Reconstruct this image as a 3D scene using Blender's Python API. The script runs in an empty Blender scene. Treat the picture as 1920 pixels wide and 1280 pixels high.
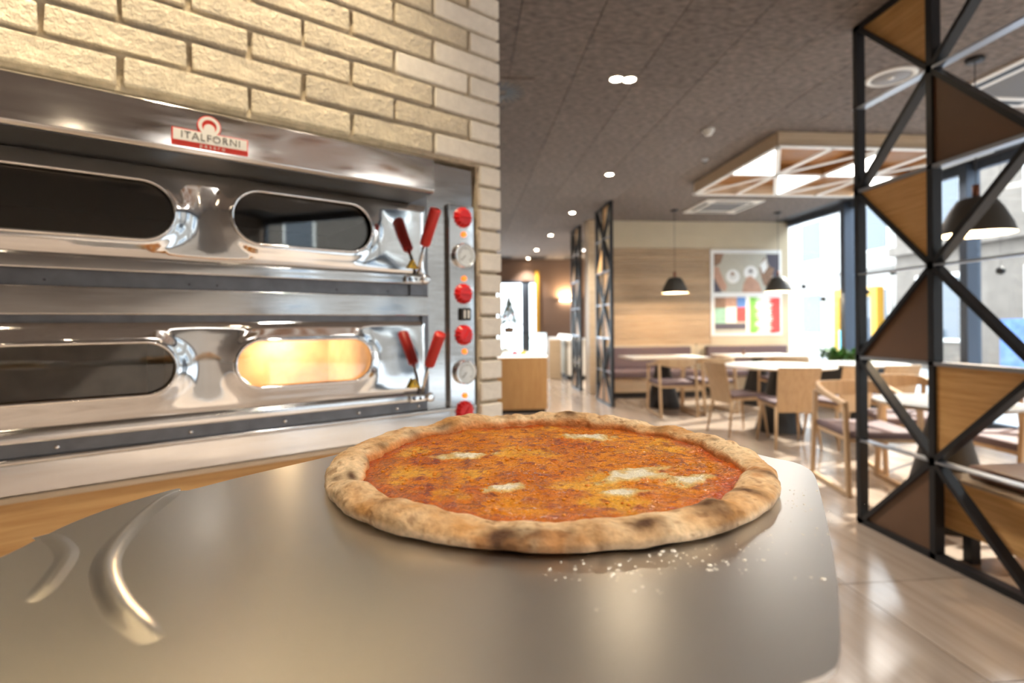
import bpy, bmesh, math, random
from mathutils import Vector, Matrix, noise
from mathutils.geometry import delaunay_2d_cdt
random.seed(7)
R = math.radians
scene = bpy.context.scene
COL = scene.collection

# ------------------------------------------------------------------ camera
EYE = 1.25
cam_data = bpy.data.cameras.new('camera')
cam_data.sensor_width = 36.0
cam_data.lens = 36.0 * 1000.0 / 1920.0
cam_data.shift_y = -32.0 / 1920.0
cam_data.clip_start = 0.02
cam_data.dof.use_dof = True
cam_data.dof.focus_distance = 0.42
cam_data.dof.aperture_fstop = 5.6
cam = bpy.data.objects.new('camera', cam_data)
COL.objects.link(cam)
YAW = math.atan(0.09)
cam.matrix_world = (Matrix.Translation((0, 0, EYE)) @ Matrix.Rotation(-YAW, 4, 'Z')
                    @ Matrix.Rotation(R(90), 4, 'X') @ Matrix.Rotation(R(-0.5), 4, 'Z'))
scene.camera = cam
scene.cycles.max_bounces = 8

# ------------------------------------------------------------------ sky, sun, exposure
world = bpy.data.worlds.new('world')
scene.world = world
world.use_nodes = True
bg = world.node_tree.nodes['Background']
bg.inputs['Color'].default_value = (0.83, 0.92, 1.0, 1)
bg.inputs['Strength'].default_value = 3.0
sun_d = bpy.data.lights.new('sun', 'SUN')
sun_d.energy = 6.0
sun_d.angle = R(2.0)
sun_d.color = (1.0, 0.93, 0.82)
sun = bpy.data.objects.new('sun', sun_d)
COL.objects.link(sun)
sun.rotation_euler = Vector((-0.68, -0.30, -0.56)).to_track_quat('-Z', 'Y').to_euler()
vs = scene.view_settings
vs.view_transform = 'Standard'
vs.look = 'None'
vs.gamma = 1.0
vs.use_curve_mapping = False
vs.exposure = 1.4

# ------------------------------------------------------------------ materials
def new_mat(name):
    m = bpy.data.materials.new(name); m.use_nodes = True
    return m, m.node_tree, m.node_tree.nodes['Principled BSDF']

def mat(name, col, rough=0.5, metal=0.0, spec=0.5, var=0.0, bump=0.0, scale=20.0, rvar=0.0,
        stretch=(1, 1, 1), emit=None, estr=0.0, coat=0.0, orand=0.0, nrough=0.5, bdist=0.01):
    m, nt, b = new_mat(name)
    b.inputs['Base Color'].default_value = (*col, 1)
    b.inputs['Roughness'].default_value = rough
    b.inputs['Metallic'].default_value = metal
    b.inputs['Specular IOR Level'].default_value = spec
    b.inputs['Coat Weight'].default_value = coat
    if emit:
        b.inputs['Emission Color'].default_value = (*emit, 1)
        b.inputs['Emission Strength'].default_value = estr
    if var or bump or rvar:
        tc = nt.nodes.new('ShaderNodeTexCoord'); mp = nt.nodes.new('ShaderNodeMapping')
        mp.inputs['Scale'].default_value = stretch
        nz = nt.nodes.new('ShaderNodeTexNoise'); nz.inputs['Scale'].default_value = scale
        nz.inputs['Detail'].default_value = 6; nz.inputs['Roughness'].default_value = nrough
        nt.links.new(tc.outputs['Object'], mp.inputs['Vector']); nt.links.new(mp.outputs['Vector'], nz.inputs['Vector'])
        if var:
            rp = nt.nodes.new('ShaderNodeValToRGB')
            rp.color_ramp.elements[0].position = 0.3; rp.color_ramp.elements[1].position = 0.7
            rp.color_ramp.elements[0].color = (*[c * (1 - var) for c in col], 1)
            rp.color_ramp.elements[1].color = (*[min(1, c * (1 + var)) for c in col], 1)
            nt.links.new(nz.outputs['Fac'], rp.inputs['Fac'])
            out = rp.outputs['Color']
            if orand:
                oi = nt.nodes.new('ShaderNodeObjectInfo'); mr = nt.nodes.new('ShaderNodeMapRange')
                mr.inputs['To Min'].default_value = 1 - orand; mr.inputs['To Max'].default_value = 1 + orand
                nt.links.new(oi.outputs['Random'], mr.inputs['Value'])
                vm = nt.nodes.new('ShaderNodeVectorMath'); vm.operation = 'SCALE'
                nt.links.new(out, vm.inputs[0]); nt.links.new(mr.outputs['Result'], vm.inputs['Scale'])
                out = vm.outputs['Vector']
            nt.links.new(out, b.inputs['Base Color'])
        if rvar:
            mr = nt.nodes.new('ShaderNodeMapRange')
            mr.inputs['From Min'].default_value = 0.3; mr.inputs['From Max'].default_value = 0.7
            mr.inputs['To Min'].default_value = max(0.02, rough - rvar); mr.inputs['To Max'].default_value = rough + rvar
            nt.links.new(nz.outputs['Fac'], mr.inputs['Value']); nt.links.new(mr.outputs['Result'], b.inputs['Roughness'])
        if bump:
            bp = nt.nodes.new('ShaderNodeBump'); bp.inputs['Strength'].default_value = bump
            bp.inputs['Distance'].default_value = bdist
            nt.links.new(nz.outputs['Fac'], bp.inputs['Height']); nt.links.new(bp.outputs['Normal'], b.inputs['Normal'])
    return m

def wood(name, c1, c2, axis=0, scale=6.0, rough=0.45, orand=0.12, spec=0.4):
    m, nt, b = new_mat(name)
    tc = nt.nodes.new('ShaderNodeTexCoord'); mp = nt.nodes.new('ShaderNodeMapping')
    st = [9.0, 9.0, 9.0]; st[axis] = 0.5
    mp.inputs['Scale'].default_value = st
    oi = nt.nodes.new('ShaderNodeObjectInfo')
    cb = nt.nodes.new('ShaderNodeCombineXYZ')
    ml = nt.nodes.new('ShaderNodeMath'); ml.operation = 'MULTIPLY'; ml.inputs[1].default_value = 37.0
    nt.links.new(oi.outputs['Random'], ml.inputs[0])
    for k in range(3): nt.links.new(ml.outputs[0], cb.inputs[k])
    nt.links.new(cb.outputs[0], mp.inputs['Location'])
    nz = nt.nodes.new('ShaderNodeTexNoise'); nz.inputs['Scale'].default_value = scale
    nz.inputs['Detail'].default_value = 6; nz.inputs['Roughness'].default_value = 0.65
    nt.links.new(tc.outputs['Object'], mp.inputs['Vector']); nt.links.new(mp.outputs['Vector'], nz.inputs['Vector'])
    rp = nt.nodes.new('ShaderNodeValToRGB')
    rp.color_ramp.elements[0].position = 0.32; rp.color_ramp.elements[1].position = 0.62
    rp.color_ramp.elements[0].color = (*c1, 1); rp.color_ramp.elements[1].color = (*c2, 1)
    nt.links.new(nz.outputs['Fac'], rp.inputs['Fac'])
    mr = nt.nodes.new('ShaderNodeMapRange')
    mr.inputs['To Min'].default_value = 1 - orand; mr.inputs['To Max'].default_value = 1 + orand
    nt.links.new(oi.outputs['Random'], mr.inputs['Value'])
    vm = nt.nodes.new('ShaderNodeVectorMath'); vm.operation = 'SCALE'
    nt.links.new(rp.outputs['Color'], vm.inputs[0]); nt.links.new(mr.outputs['Result'], vm.inputs['Scale'])
    nt.links.new(vm.outputs['Vector'], b.inputs['Base Color'])
    b.inputs['Roughness'].default_value = rough; b.inputs['Specular IOR Level'].default_value = spec
    bp = nt.nodes.new('ShaderNodeBump'); bp.inputs['Strength'].default_value = 0.08; bp.inputs['Distance'].default_value = 0.004
    nt.links.new(nz.outputs['Fac'], bp.inputs['Height']); nt.links.new(bp.outputs['Normal'], b.inputs['Normal'])
    return m

def glass(name, tint=(1, 1, 1), refl=0.08):
    m, nt, b = new_mat(name)
    nt.nodes.remove(b)
    tr = nt.nodes.new('ShaderNodeBsdfTransparent'); tr.inputs['Color'].default_value = (*tint, 1)
    gl = nt.nodes.new('ShaderNodeBsdfGlossy'); gl.inputs['Roughness'].default_value = 0.02
    fr = nt.nodes.new('ShaderNodeLayerWeight'); fr.inputs['Blend'].default_value = 0.5
    pw = nt.nodes.new('ShaderNodeMath'); pw.operation = 'POWER'; pw.inputs[1].default_value = 5.0
    ma = nt.nodes.new('ShaderNodeMath'); ma.operation = 'MULTIPLY_ADD'; ma.inputs[1].default_value = 0.85; ma.inputs[2].default_value = refl
    mx = nt.nodes.new('ShaderNodeMixShader')
    nt.links.new(fr.outputs['Facing'], pw.inputs[0]); nt.links.new(pw.outputs[0], ma.inputs[0])
    nt.links.new(ma.outputs[0], mx.inputs['Fac'])
    nt.links.new(tr.outputs[0], mx.inputs[1]); nt.links.new(gl.outputs[0], mx.inputs[2])
    nt.links.new(mx.outputs[0], nt.nodes['Material Output'].inputs['Surface'])
    return m

def attr_mat(name, rough, bump=0.3, bscale=300.0, spec=0.5, coat=0.0, sss=0.0):
    m, nt, b = new_mat(name)
    at = nt.nodes.new('ShaderNodeAttribute'); at.attribute_name = 'albedo'
    tc = nt.nodes.new('ShaderNodeTexCoord')
    nz = nt.nodes.new('ShaderNodeTexNoise'); nz.inputs['Scale'].default_value = bscale; nz.inputs['Detail'].default_value = 4
    nt.links.new(tc.outputs['Object'], nz.inputs['Vector'])
    mr = nt.nodes.new('ShaderNodeMapRange'); mr.inputs['From Min'].default_value = 0.3; mr.inputs['From Max'].default_value = 0.7
    mr.inputs['To Min'].default_value = 0.8; mr.inputs['To Max'].default_value = 1.15
    nt.links.new(nz.outputs['Fac'], mr.inputs['Value'])
    vm = nt.nodes.new('ShaderNodeVectorMath'); vm.operation = 'SCALE'
    nt.links.new(at.outputs['Color'], vm.inputs[0]); nt.links.new(mr.outputs['Result'], vm.inputs['Scale'])
    nt.links.new(vm.outputs['Vector'], b.inputs['Base Color'])
    bp = nt.nodes.new('ShaderNodeBump'); bp.inputs['Strength'].default_value = bump; bp.inputs['Distance'].default_value = 0.003
    nt.links.new(nz.outputs['Fac'], bp.inputs['Height']); nt.links.new(bp.outputs['Normal'], b.inputs['Normal'])
    b.inputs['Roughness'].default_value = rough; b.inputs['Specular IOR Level'].default_value = spec
    b.inputs['Coat Weight'].default_value = coat
    b.inputs['Coat Roughness'].default_value = 0.15
    b.inputs['Subsurface Weight'].default_value = sss
    b.inputs['Subsurface Radius'].default_value = (0.01, 0.005, 0.002)
    b.inputs['Subsurface Scale'].default_value = 0.4
    return m

M = {}
M['steel'] = mat('polished_steel', (0.60, 0.60, 0.605), 0.10, 1.0, rvar=0.05, scale=8, stretch=(1, 1, 10), var=0.04)
M['steel_brushed'] = mat('brushed_steel', (0.56, 0.555, 0.55), 0.13, 1.0, rvar=0.05, scale=14, stretch=(1, 1, 12), var=0.06)
M['steel_door'] = mat('mirror_steel', (0.64, 0.64, 0.64), 0.06, 1.0, rvar=0.03, scale=9, stretch=(1, 1, 5), var=0.03)
M['chrome'] = mat('chrome', (0.85, 0.85, 0.85), 0.05, 1.0)
M['grey_rail'] = mat('grey_painted_steel', (0.16, 0.17, 0.19), 0.4, 0.6, var=0.15, scale=30)
M['dark_gap'] = mat('dark_painted_steel', (0.05, 0.05, 0.055), 0.55, 0.3)
M['hood_under'] = mat('grey_hood_underside', (0.10, 0.10, 0.10), 0.45, 0.5)
M['black'] = mat('black_metal', (0.016, 0.017, 0.021), 0.42, 0.0, spec=0.4)
M['black_soft'] = mat('matte_black', (0.02, 0.02, 0.022), 0.5)
M['red'] = mat('red_plastic', (0.72, 0.015, 0.02), 0.3)
M['red_grip'] = mat('red_rubber_grip', (0.62, 0.03, 0.025), 0.4)
M['orange'] = mat('orange_lens', (0.9, 0.18, 0.02), 0.25, emit=(1, 0.25, 0.03), estr=0.5)
M['dial'] = mat('white_dial', (0.75, 0.80, 0.82), 0.3)
M['ink'] = mat('grey_ink', (0.16, 0.16, 0.14), 0.6)
M['white_print'] = mat('white_enamel', (0.88, 0.87, 0.83), 0.35)
M['red_print'] = mat('red_enamel', (0.80, 0.05, 0.03), 0.35)
M['yellow'] = mat('yellow_sticker', (0.80, 0.52, 0.04), 0.5)
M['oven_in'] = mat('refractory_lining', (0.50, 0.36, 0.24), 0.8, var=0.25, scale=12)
M['oven_dark'] = mat('unlit_dark_lining', (0.05, 0.045, 0.04), 0.8)  # near-black colour stands in for the darkness of the unlit upper deck
M['lamp_hot'] = mat('oven_bulb', (1, 0.8, 0.5), 0.5, emit=(1.0, 0.72, 0.36), estr=25)
M['glass'] = glass('clear_glass', (0.97, 0.985, 0.98), 0.03)
M['glass_oven'] = glass('tinted_oven_glass', (0.80, 0.77, 0.71), 0.10)
M['brick'] = mat('cream_brick', (0.74, 0.66, 0.53), 0.9, var=0.14, bump=1.0, scale=34, orand=0.07, nrough=0.66, bdist=0.025)
M['brick_smooth'] = mat('painted_brick', (0.76, 0.72, 0.66), 0.75, var=0.06, bump=0.25, scale=45, orand=0.04)
M['mortar'] = mat('mortar', (0.50, 0.43, 0.32), 0.95, var=0.2, bump=0.5, scale=60)
M['ceiling'] = mat('wood_wool_panel', (0.185, 0.155, 0.14), 0.9, var=0.38, bump=0.7, scale=15, stretch=(1, 2.0, 1), orand=0.06)
M['floor'] = wood('wood_look_tile', (0.33, 0.255, 0.20), (0.43, 0.345, 0.28), 1, 2.0, 0.17, 0.08, 1.0)
M['grout'] = mat('tile_grout', (0.20, 0.16, 0.13), 0.8)
M['oak'] = wood('oak', (0.50, 0.26, 0.085), (0.66, 0.40, 0.16), 0, 7.0)
M['oak_z'] = wood('oak_upright', (0.52, 0.27, 0.10), (0.64, 0.37, 0.15), 2, 6.0)
M['oak_y'] = wood('oak_lengthwise', (0.60, 0.31, 0.10), (0.78, 0.47, 0.19), 1, 7.0)
M['oak_dark'] = wood('stained_oak', (0.22, 0.085, 0.018), (0.32, 0.14, 0.035), 0, 5.0)
M['oak_pale'] = wood('pale_oak', (0.53, 0.40, 0.26), (0.64, 0.50, 0.35), 0, 5.0, orand=0.2)
M['oak_chair'] = wood('chair_oak', (0.44, 0.29, 0.165), (0.55, 0.38, 0.225), 2, 5.0)
M['cream_panel'] = mat('cream_wall_panel', (0.64, 0.55, 0.40), 0.7, var=0.03, scale=3)
M['brown_panel'] = mat('brown_lacquered_panel', (0.15, 0.08, 0.045), 0.45, var=0.1, scale=4)
M['taupe'] = mat('taupe_plaster', (0.20, 0.17, 0.15), 0.8, var=0.05, scale=2)
M['board_oak'] = wood('wall_board_oak', (0.40, 0.275, 0.165), (0.52, 0.375, 0.24), 0, 5.0, orand=0.2)
M['brown_wall'] = mat('brown_plaster', (0.17, 0.105, 0.075), 0.8)
M['upholstery'] = mat('mauve_brown_upholstery', (0.15, 0.105, 0.115), 0.75, var=0.1, bump=0.2, scale=120)
M['brown_cushion'] = mat('brown_leatherette', (0.17, 0.085, 0.06), 0.45, var=0.08, scale=10)
M['white_top'] = mat('white_laminate', (0.80, 0.80, 0.79), 0.25)
M['white_bar'] = mat('white_lacquer', (0.90, 0.90, 0.89), 0.4)
M['white'] = mat('white_paint', (0.80, 0.79, 0.76), 0.5)
M['alu'] = mat('window_aluminium', (0.10, 0.125, 0.17), 0.4, 0.6)
M['bar_sheen'] = mat('window_sheen_bar', (0.42, 0.46, 0.53), 0.35, 0.8)  # pale blue-grey paints the window's reflection onto dark metal crossbars
M['track'] = mat('satin_aluminium', (0.55, 0.57, 0.60), 0.3, 0.9)
M['peel'] = mat('satin_aluminium_sheet', (0.74, 0.73, 0.71), 0.30, 1.0)
M['lamp_white'] = mat('spot_lens', (1, 1, 1), 0.5, emit=(1.0, 0.80, 0.55), estr=45)
M['diffuser'] = mat('lit_diffuser', (1, 1, 1), 0.5, emit=(1.0, 0.93, 0.84), estr=6.0)
M['shade'] = mat('dark_lamp_shade', (0.060, 0.055, 0.048), 0.5)
M['shade_in'] = mat('cream_shade_lining', (0.80, 0.66, 0.42), 0.6)
M['copper'] = mat('copper_brown_stem', (0.25, 0.09, 0.05), 0.4, 0.4)
M['grille'] = mat('grey_vent', (0.30, 0.30, 0.31), 0.6)
M['green'] = mat('fir_green', (0.05, 0.11, 0.04), 0.7, var=0.5, scale=60)
M['leaf'] = mat('leaf_green', (0.08, 0.20, 0.05), 0.5, var=0.3, scale=30)
M['gold'] = mat('gold_bauble', (0.8, 0.5, 0.12), 0.2, 0.9)
M['display_white'] = mat('lit_display_bed', (0.85, 0.85, 0.82), 0.5, emit=(1.0, 0.97, 0.90), estr=0.8)
M['pastry'] = mat('yellow_pastry', (0.85, 0.62, 0.15), 0.6)
M['pink'] = mat('pink_icing', (0.80, 0.25, 0.32), 0.5)
M['pave'] = mat('street_paving', (0.42, 0.42, 0.43), 0.8, var=0.1, scale=2)
M['facade'] = mat('pale_render', (0.46, 0.44, 0.42), 0.8, var=0.04, scale=1)
M['stone'] = mat('grey_brown_stone', (0.17, 0.145, 0.125), 0.85, var=0.15, scale=3)
M['yellow_paint'] = mat('yellow_paint', (0.62, 0.33, 0.03), 0.6)
M['blue_paint'] = mat('blue_paint', (0.10, 0.19, 0.42), 0.6, var=0.3, scale=4)
M['teal_paint'] = mat('teal_paint', (0.10, 0.45, 0.55), 0.6, var=0.3, scale=4)
M['street_glass'] = mat('street_window', (0.08, 0.10, 0.13), 0.1, 0.0, spec=0.8)
M['skin'] = mat('printed_skin', (0.55, 0.33, 0.24), 0.6, var=0.15, scale=20)
M['sleeve'] = mat('printed_dark_sleeve', (0.10, 0.09, 0.12), 0.6)
M['grey_print'] = mat('printed_grey_cloth', (0.55, 0.54, 0.47), 0.6, var=0.05, scale=15)
M['hair_print'] = mat('printed_brown', (0.30, 0.18, 0.12), 0.6, var=0.3, scale=20)
M['green_print'] = mat('printed_green', (0.22, 0.58, 0.10), 0.6, var=0.2, scale=12)
M['mint_print'] = mat('printed_mint', (0.36, 0.62, 0.48), 0.6, var=0.15, scale=15)
M['redp'] = mat('printed_red', (0.78, 0.08, 0.08), 0.6, var=0.15, scale=12)
M['bluep'] = mat('printed_blue', (0.10, 0.25, 0.62), 0.6)
M['paper'] = mat('poster_paper', (0.92, 0.93, 0.93), 0.5)
M['flour'] = mat('flour', (0.86, 0.82, 0.74), 0.9)
M['char'] = mat('burnt_base', (0.035, 0.030, 0.028), 0.9)

# ------------------------------------------------------------------ mesh helpers
class MB:
    def __init__(s): s.v = []; s.f = []
    def add(s, vs_, fs_):
        o = len(s.v); s.v += [tuple(p) for p in vs_]; s.f += [tuple(i + o for i in f) for f in fs_]; return s
    def box(s, x0, x1, y0, y1, z0, z1, mtx=None):
        p = [Vector((x, y, z)) for x in (x0, x1) for y in (y0, y1) for z in (z0, z1)]
        if mtx: p = [mtx @ q for q in p]
        return s.add(p, [(0, 1, 3, 2), (4, 6, 7, 5), (0, 4, 5, 1), (2, 3, 7, 6), (0, 2, 6, 4), (1, 5, 7, 3)])
    def bar(s, p, q, w, d, side=(0, 0, 1)):
        """rectangular bar p->q; d is measured along `side`, w across it"""
        p, q, side = Vector(p), Vector(q), Vector(side)
        t = (q - p).normalized(); a = (side - t * side.dot(t)).normalized() * d / 2; b = t.cross(a).normalized() * w / 2
        vs_ = [c + i * a + j * b for c in (p, q) for i, j in ((-1, -1), (1, -1), (1, 1), (-1, 1))]
        return s.add(vs_, [(0, 1, 2, 3), (7, 6, 5, 4), (0, 4, 5, 1), (1, 5, 6, 2), (2, 6, 7, 3), (3, 7, 4, 0)])
    def tube(s, pts, r, seg=10, caps=True, closed=False):
        pts = [Vector(p) for p in pts]; n = len(pts)
        rs = r if isinstance(r, (list, tuple)) else [r] * n
        vs_ = []; up = None
        for i in range(n):
            a = pts[i - 1] if (i > 0 or closed) else pts[i]
            b = pts[(i + 1) % n] if (i < n - 1 or closed) else pts[i]
            t = (b - a).normalized()
            if up is None: up = Vector((0, 0, 1)) if abs(t.z) < 0.9 else Vector((1, 0, 0))
            x = (up - t * up.dot(t)).normalized(); y = t.cross(x); up = x
            vs_ += [pts[i] + (x * math.cos(k * 2 * math.pi / seg) + y * math.sin(k * 2 * math.pi / seg)) * rs[i] for k in range(seg)]
        fs_ = []
        for i in range(n if closed else n - 1):
            j = (i + 1) % n
            for k in range(seg):
                k2 = (k + 1) % seg
                fs_.append((i * seg + k, i * seg + k2, j * seg + k2, j * seg + k))
        if caps and not closed:
            fs_.append(tuple(range(seg))[::-1]); fs_.append(tuple((n - 1) * seg + k for k in range(seg)))
        return s.add(vs_, fs_)
    def lathe(s, prof, seg=24, c=(0, 0, 0), mtx=None):
        c = Vector(c); vs_ = []
        for r, z in prof:
            for k in range(seg):
                a = 2 * math.pi * k / seg; p = Vector((r * math.cos(a), r * math.sin(a), z))
                vs_.append((mtx @ p if mtx else p) + c)
        fs_ = []
        for i in range(len(prof) - 1):
            for k in range(seg):
                k2 = (k + 1) % seg
                fs_.append((i * seg + k, i * seg + k2, (i + 1) * seg + k2, (i + 1) * seg + k))
        fs_.append(tuple(range(seg))[::-1]); fs_.append(tuple((len(prof) - 1) * seg + k for k in range(seg)))
        return s.add(vs_, fs_)
    def prism(s, poly, fn, d0, d1):
        """poly of 2D points; fn(a, b, d) -> 3D"""
        n = len(poly)
        vs_ = [fn(a, b, d0) for a, b in poly] + [fn(a, b, d1) for a, b in poly]
        fs_ = [tuple(range(n))[::-1], tuple(range(n, 2 * n))] + [(i, (i + 1) % n, n + (i + 1) % n, n + i) for i in range(n)]
        return s.add(vs_, fs_)
    def mesh(s, name, smooth=False):
        me = bpy.data.meshes.new(name); me.from_pydata(s.v, [], s.f)
        bm = bmesh.new(); bm.from_mesh(me); bmesh.ops.recalc_face_normals(bm, faces=bm.faces); bm.to_mesh(me); bm.free()
        if smooth:
            me.polygons.foreach_set('use_smooth', [True] * len(me.polygons))
        return me
    def build(s, name, m, parent=None, smooth=False, bevel=0.0, seg=2):
        return link(name, s.mesh(name, smooth), m, parent, bevel, seg)

def link(name, me, m, parent=None, bevel=0.0, seg=2):
    if m is not None and not me.materials: me.materials.append(M[m] if isinstance(m, str) else m)
    o = bpy.data.objects.new(name, me); COL.objects.link(o)
    if parent: o.parent = parent
    if bevel:
        bv = o.modifiers.new('bevel', 'BEVEL'); bv.width = bevel; bv.segments = seg; bv.limit_method = 'ANGLE'; bv.angle_limit = R(40)
        for p in me.polygons: p.use_smooth = True
        wn = o.modifiers.new('wn', 'WEIGHTED_NORMAL'); wn.keep_sharp = True
    return o

def tag(o, label=None, cat=None, group=None, kind=None):
    if label: o['label'] = label
    if cat: o['category'] = cat
    if group: o['group'] = group
    if kind: o['kind'] = kind
    return o
def empty(name, loc=(0, 0, 0), rz=0.0, label=None, cat=None, group=None, kind=None):
    o = bpy.data.objects.new(name, None); COL.objects.link(o); o.empty_display_size = 0.1
    o.location = loc; o.rotation_euler = (0, 0, rz)
    return tag(o, label, cat, group, kind)
def copy_tree(o, parent=None):
    c = o.copy(); COL.objects.link(c); c.parent = parent
    for ch in list(o.children): copy_tree(ch, c)
    return c
def text_mesh(body, size, m, parent, name, mtx, extrude=0.0006, spacing=1.0, font_x=1.0):
    cu = bpy.data.curves.new('lettering', 'FONT'); cu.body = body; cu.size = size; cu.extrude = extrude
    cu.align_x = 'CENTER'; cu.align_y = 'CENTER'; cu.space_character = spacing; cu.resolution_u = 2
    t = bpy.data.objects.new('lettering', cu); COL.objects.link(t)
    dg = bpy.context.evaluated_depsgraph_get()
    me = bpy.data.meshes.new_from_object(t.evaluated_get(dg))
    bpy.data.objects.remove(t); bpy.data.curves.remove(cu)
    me.transform(mtx @ Matrix.Diagonal((font_x, 1, 1, 1)))
    me.materials.clear()
    return link(name, me, m, parent)
def rot_to(d):
    return Vector(d).to_track_quat('Z', 'Y').to_matrix().to_4x4()

# ------------------------------------------------------------------ room dimensions
CEIL = 3.08
XW = 5.95            # glazed street side
YB = 9.30            # timber wall behind the benches
YFAR = 15.0
YNEAR = -5.0
XL = -4.0

# floor: tiles with grout joints
root = MB().box(XL, XW + 0.1, YNEAR, YFAR, -0.1, -0.004).build('floor', 'grout'); tag(root, kind='structure')
tile_me = MB().box(-0.348, 0.348, -0.350, 0.350, -0.010, 0.0).mesh('tile')
tile_me.materials.append(M['floor'])
rest = MB()
for i in range(-9, 7):
    for j in range(-10, 20):
        x = 1.80 + 0.70 * (i + 0.5); y = 1.685 + 0.705 * (j + 0.5)
        if x - 0.35 < XL or x + 0.35 > XW + 0.05 or y + 0.35 > YFAR or y - 0.35 < YNEAR: continue
        if 0.9 < y < 14.5 and x > 0.2:
            t = bpy.data.objects.new('floor_tile', tile_me); COL.objects.link(t); t.parent = root; t.location = (x, y, 0)
        else:
            rest.box(x - 0.348, x + 0.348, y - 0.35, y + 0.35, -0.010, 0.0)
tag(rest.build('floor_tiles_beyond', 'floor', root), kind='stuff')

# ceiling: wood wool panels
root = MB().box(XL, XW + 0.1, YNEAR, YFAR, CEIL + 0.012, CEIL + 0.15).build('ceiling', 'dark_gap'); tag(root, kind='structure')
pan_me = MB().box(-0.2375, 0.2375, -0.5975, 0.5975, 0.0, 0.012).mesh('panel'); pan_me.materials.append(M['ceiling'])
rest = MB()
for i in range(-9, 12):
    for j in range(-5, 13):
        x = 0.345 + 0.48 * (i + 0.5); y = 0.4 + 1.2 * (j + 0.5 + (0.5 if i % 2 else 0.0))
        if x + 0.24 > XW + 0.1 or y + 0.6 > YFAR + 0.3 or y - 0.6 < YNEAR - 0.2: continue
        if y > -1.0 and x > -0.2 and y < 14:
            t = bpy.data.objects.new('ceiling_panel', pan_me); COL.objects.link(t); t.parent = root; t.location = (x, y, CEIL)
        else:
            rest.box(x - 0.2375, x + 0.2375, y - 0.5975, y + 0.5975, CEIL, CEIL + 0.012)
tag(rest.build('ceiling_panels_beyond', 'ceiling', root), kind='stuff')

# plain walls
tag(MB().box(XL - 0.15, XL, YNEAR, YFAR, 0, CEIL + 0.1).build('wall_left', 'cream_panel'), kind='structure')
tag(MB().box(XL - 0.15, XW + 0.1, YNEAR - 0.15, YNEAR, 0, CEIL + 0.1).build('wall_near', 'taupe'), kind='structure')
w = MB()
w.box(2.05, XW + 0.1, YFAR, YFAR + 0.15, 0, CEIL + 0.1); w.box(XL, -1.2, YFAR, YFAR + 0.15, 0, CEIL + 0.1)
w.box(-1.2, 2.05, YFAR, YFAR + 0.15, 0, 0.35); w.box(-1.2, 2.05, YFAR, YFAR + 0.15, 2.48, CEIL + 0.1)
tag(w.build('wall_far', 'brown_wall'), kind='structure')

# timber wall behind the benches, each board its own piece
wb = MB().box(2.30, XW, YB + 0.03, YB + 0.22, 0, CEIL).build('wall_back', 'cream_panel'); tag(wb, kind='structure')
for z0, z1 in ((0.0, 0.86), (2.60, CEIL)):
    MB().box(2.30, XW, YB, YB + 0.03, z0, z1).build('wall_panel', 'cream_panel', wb, bevel=0.002)
MB().box(4.465, XW, YB, YB + 0.03, 0.86, 2.60).build('wall_panel', 'cream_panel', wb, bevel=0.002)
zz = 0.86
for k in range(16):
    h = (2.60 - 0.86) / 16
    MB().box(2.30, 4.46, YB - 0.004 * (k % 3), YB + 0.03, zz + 0.002, zz + h - 0.002).build('board', 'board_oak', wb)
    zz += h
MB().box(2.20, 2.32, YB - 0.05, YB + 0.27, 0, CEIL).build('end_post', 'oak_pale', wb, bevel=0.004)

# glazed street side: one window structure per bay
ys = [YNEAR, -2.3, -0.4, 1.5, 3.6, 5.75, 7.75, YB + 0.2]
for k in range(len(ys) - 1):
    y0, y1 = ys[k], ys[k + 1]
    wroot = empty('window_%d' % (k + 1), (XW, (y0 + y1) / 2, 0), kind='structure')
    hl = (y1 - y0) / 2
    f = MB()
    f.box(-0.03, 0.05, -hl, hl, 0, 0.09); f.box(-0.03, 0.05, -hl, hl, CEIL - 0.09, CEIL + 0.05)
    f.box(-0.12, 0.06, hl - 0.05, hl + 0.05, 0, CEIL)
    f.box(-0.03, 0.05, -hl + 0.05, -hl + 0.09, 0.09, CEIL - 0.09)
    f.build('window_frame', 'alu', wroot, bevel=0.004)
    MB().box(0.008, 0.016, -hl + 0.09, hl - 0.05, 0.09, CEIL - 0.09).build('pane', 'glass', wroot)
# far-end window
wroot = empty('window_8', (0.4, YFAR, 0), kind='structure')
f = MB()
for x in (-1.6, -0.5, 0.6, 1.42): f.box(x - 0.035, x + 0.035, -0.02, 0.12, 0.35, 2.48)
f.box(1.24, 1.42, -0.02, 0.12, 0.35, 2.48)
f.box(-1.6, 1.65, -0.02, 0.12, 0.35, 0.42); f.box(-1.6, 1.65, -0.02, 0.12, 2.41, 2.48)
f.build('window_frame', 'alu', wroot)
for x0, x1 in ((-1.565, -0.535), (-0.465, 0.565), (0.635, 1.24), (1.42, 1.65)):
    MB().box(x0, x1, 0.06, 0.068, 0.42, 2.41).build('pane', 'glass', wroot)
tag(MB().box(2.02, 2.12, YFAR - 0.08, YFAR, 0, 2.75).build('trim_1', 'yellow_paint'), kind='structure')

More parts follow.
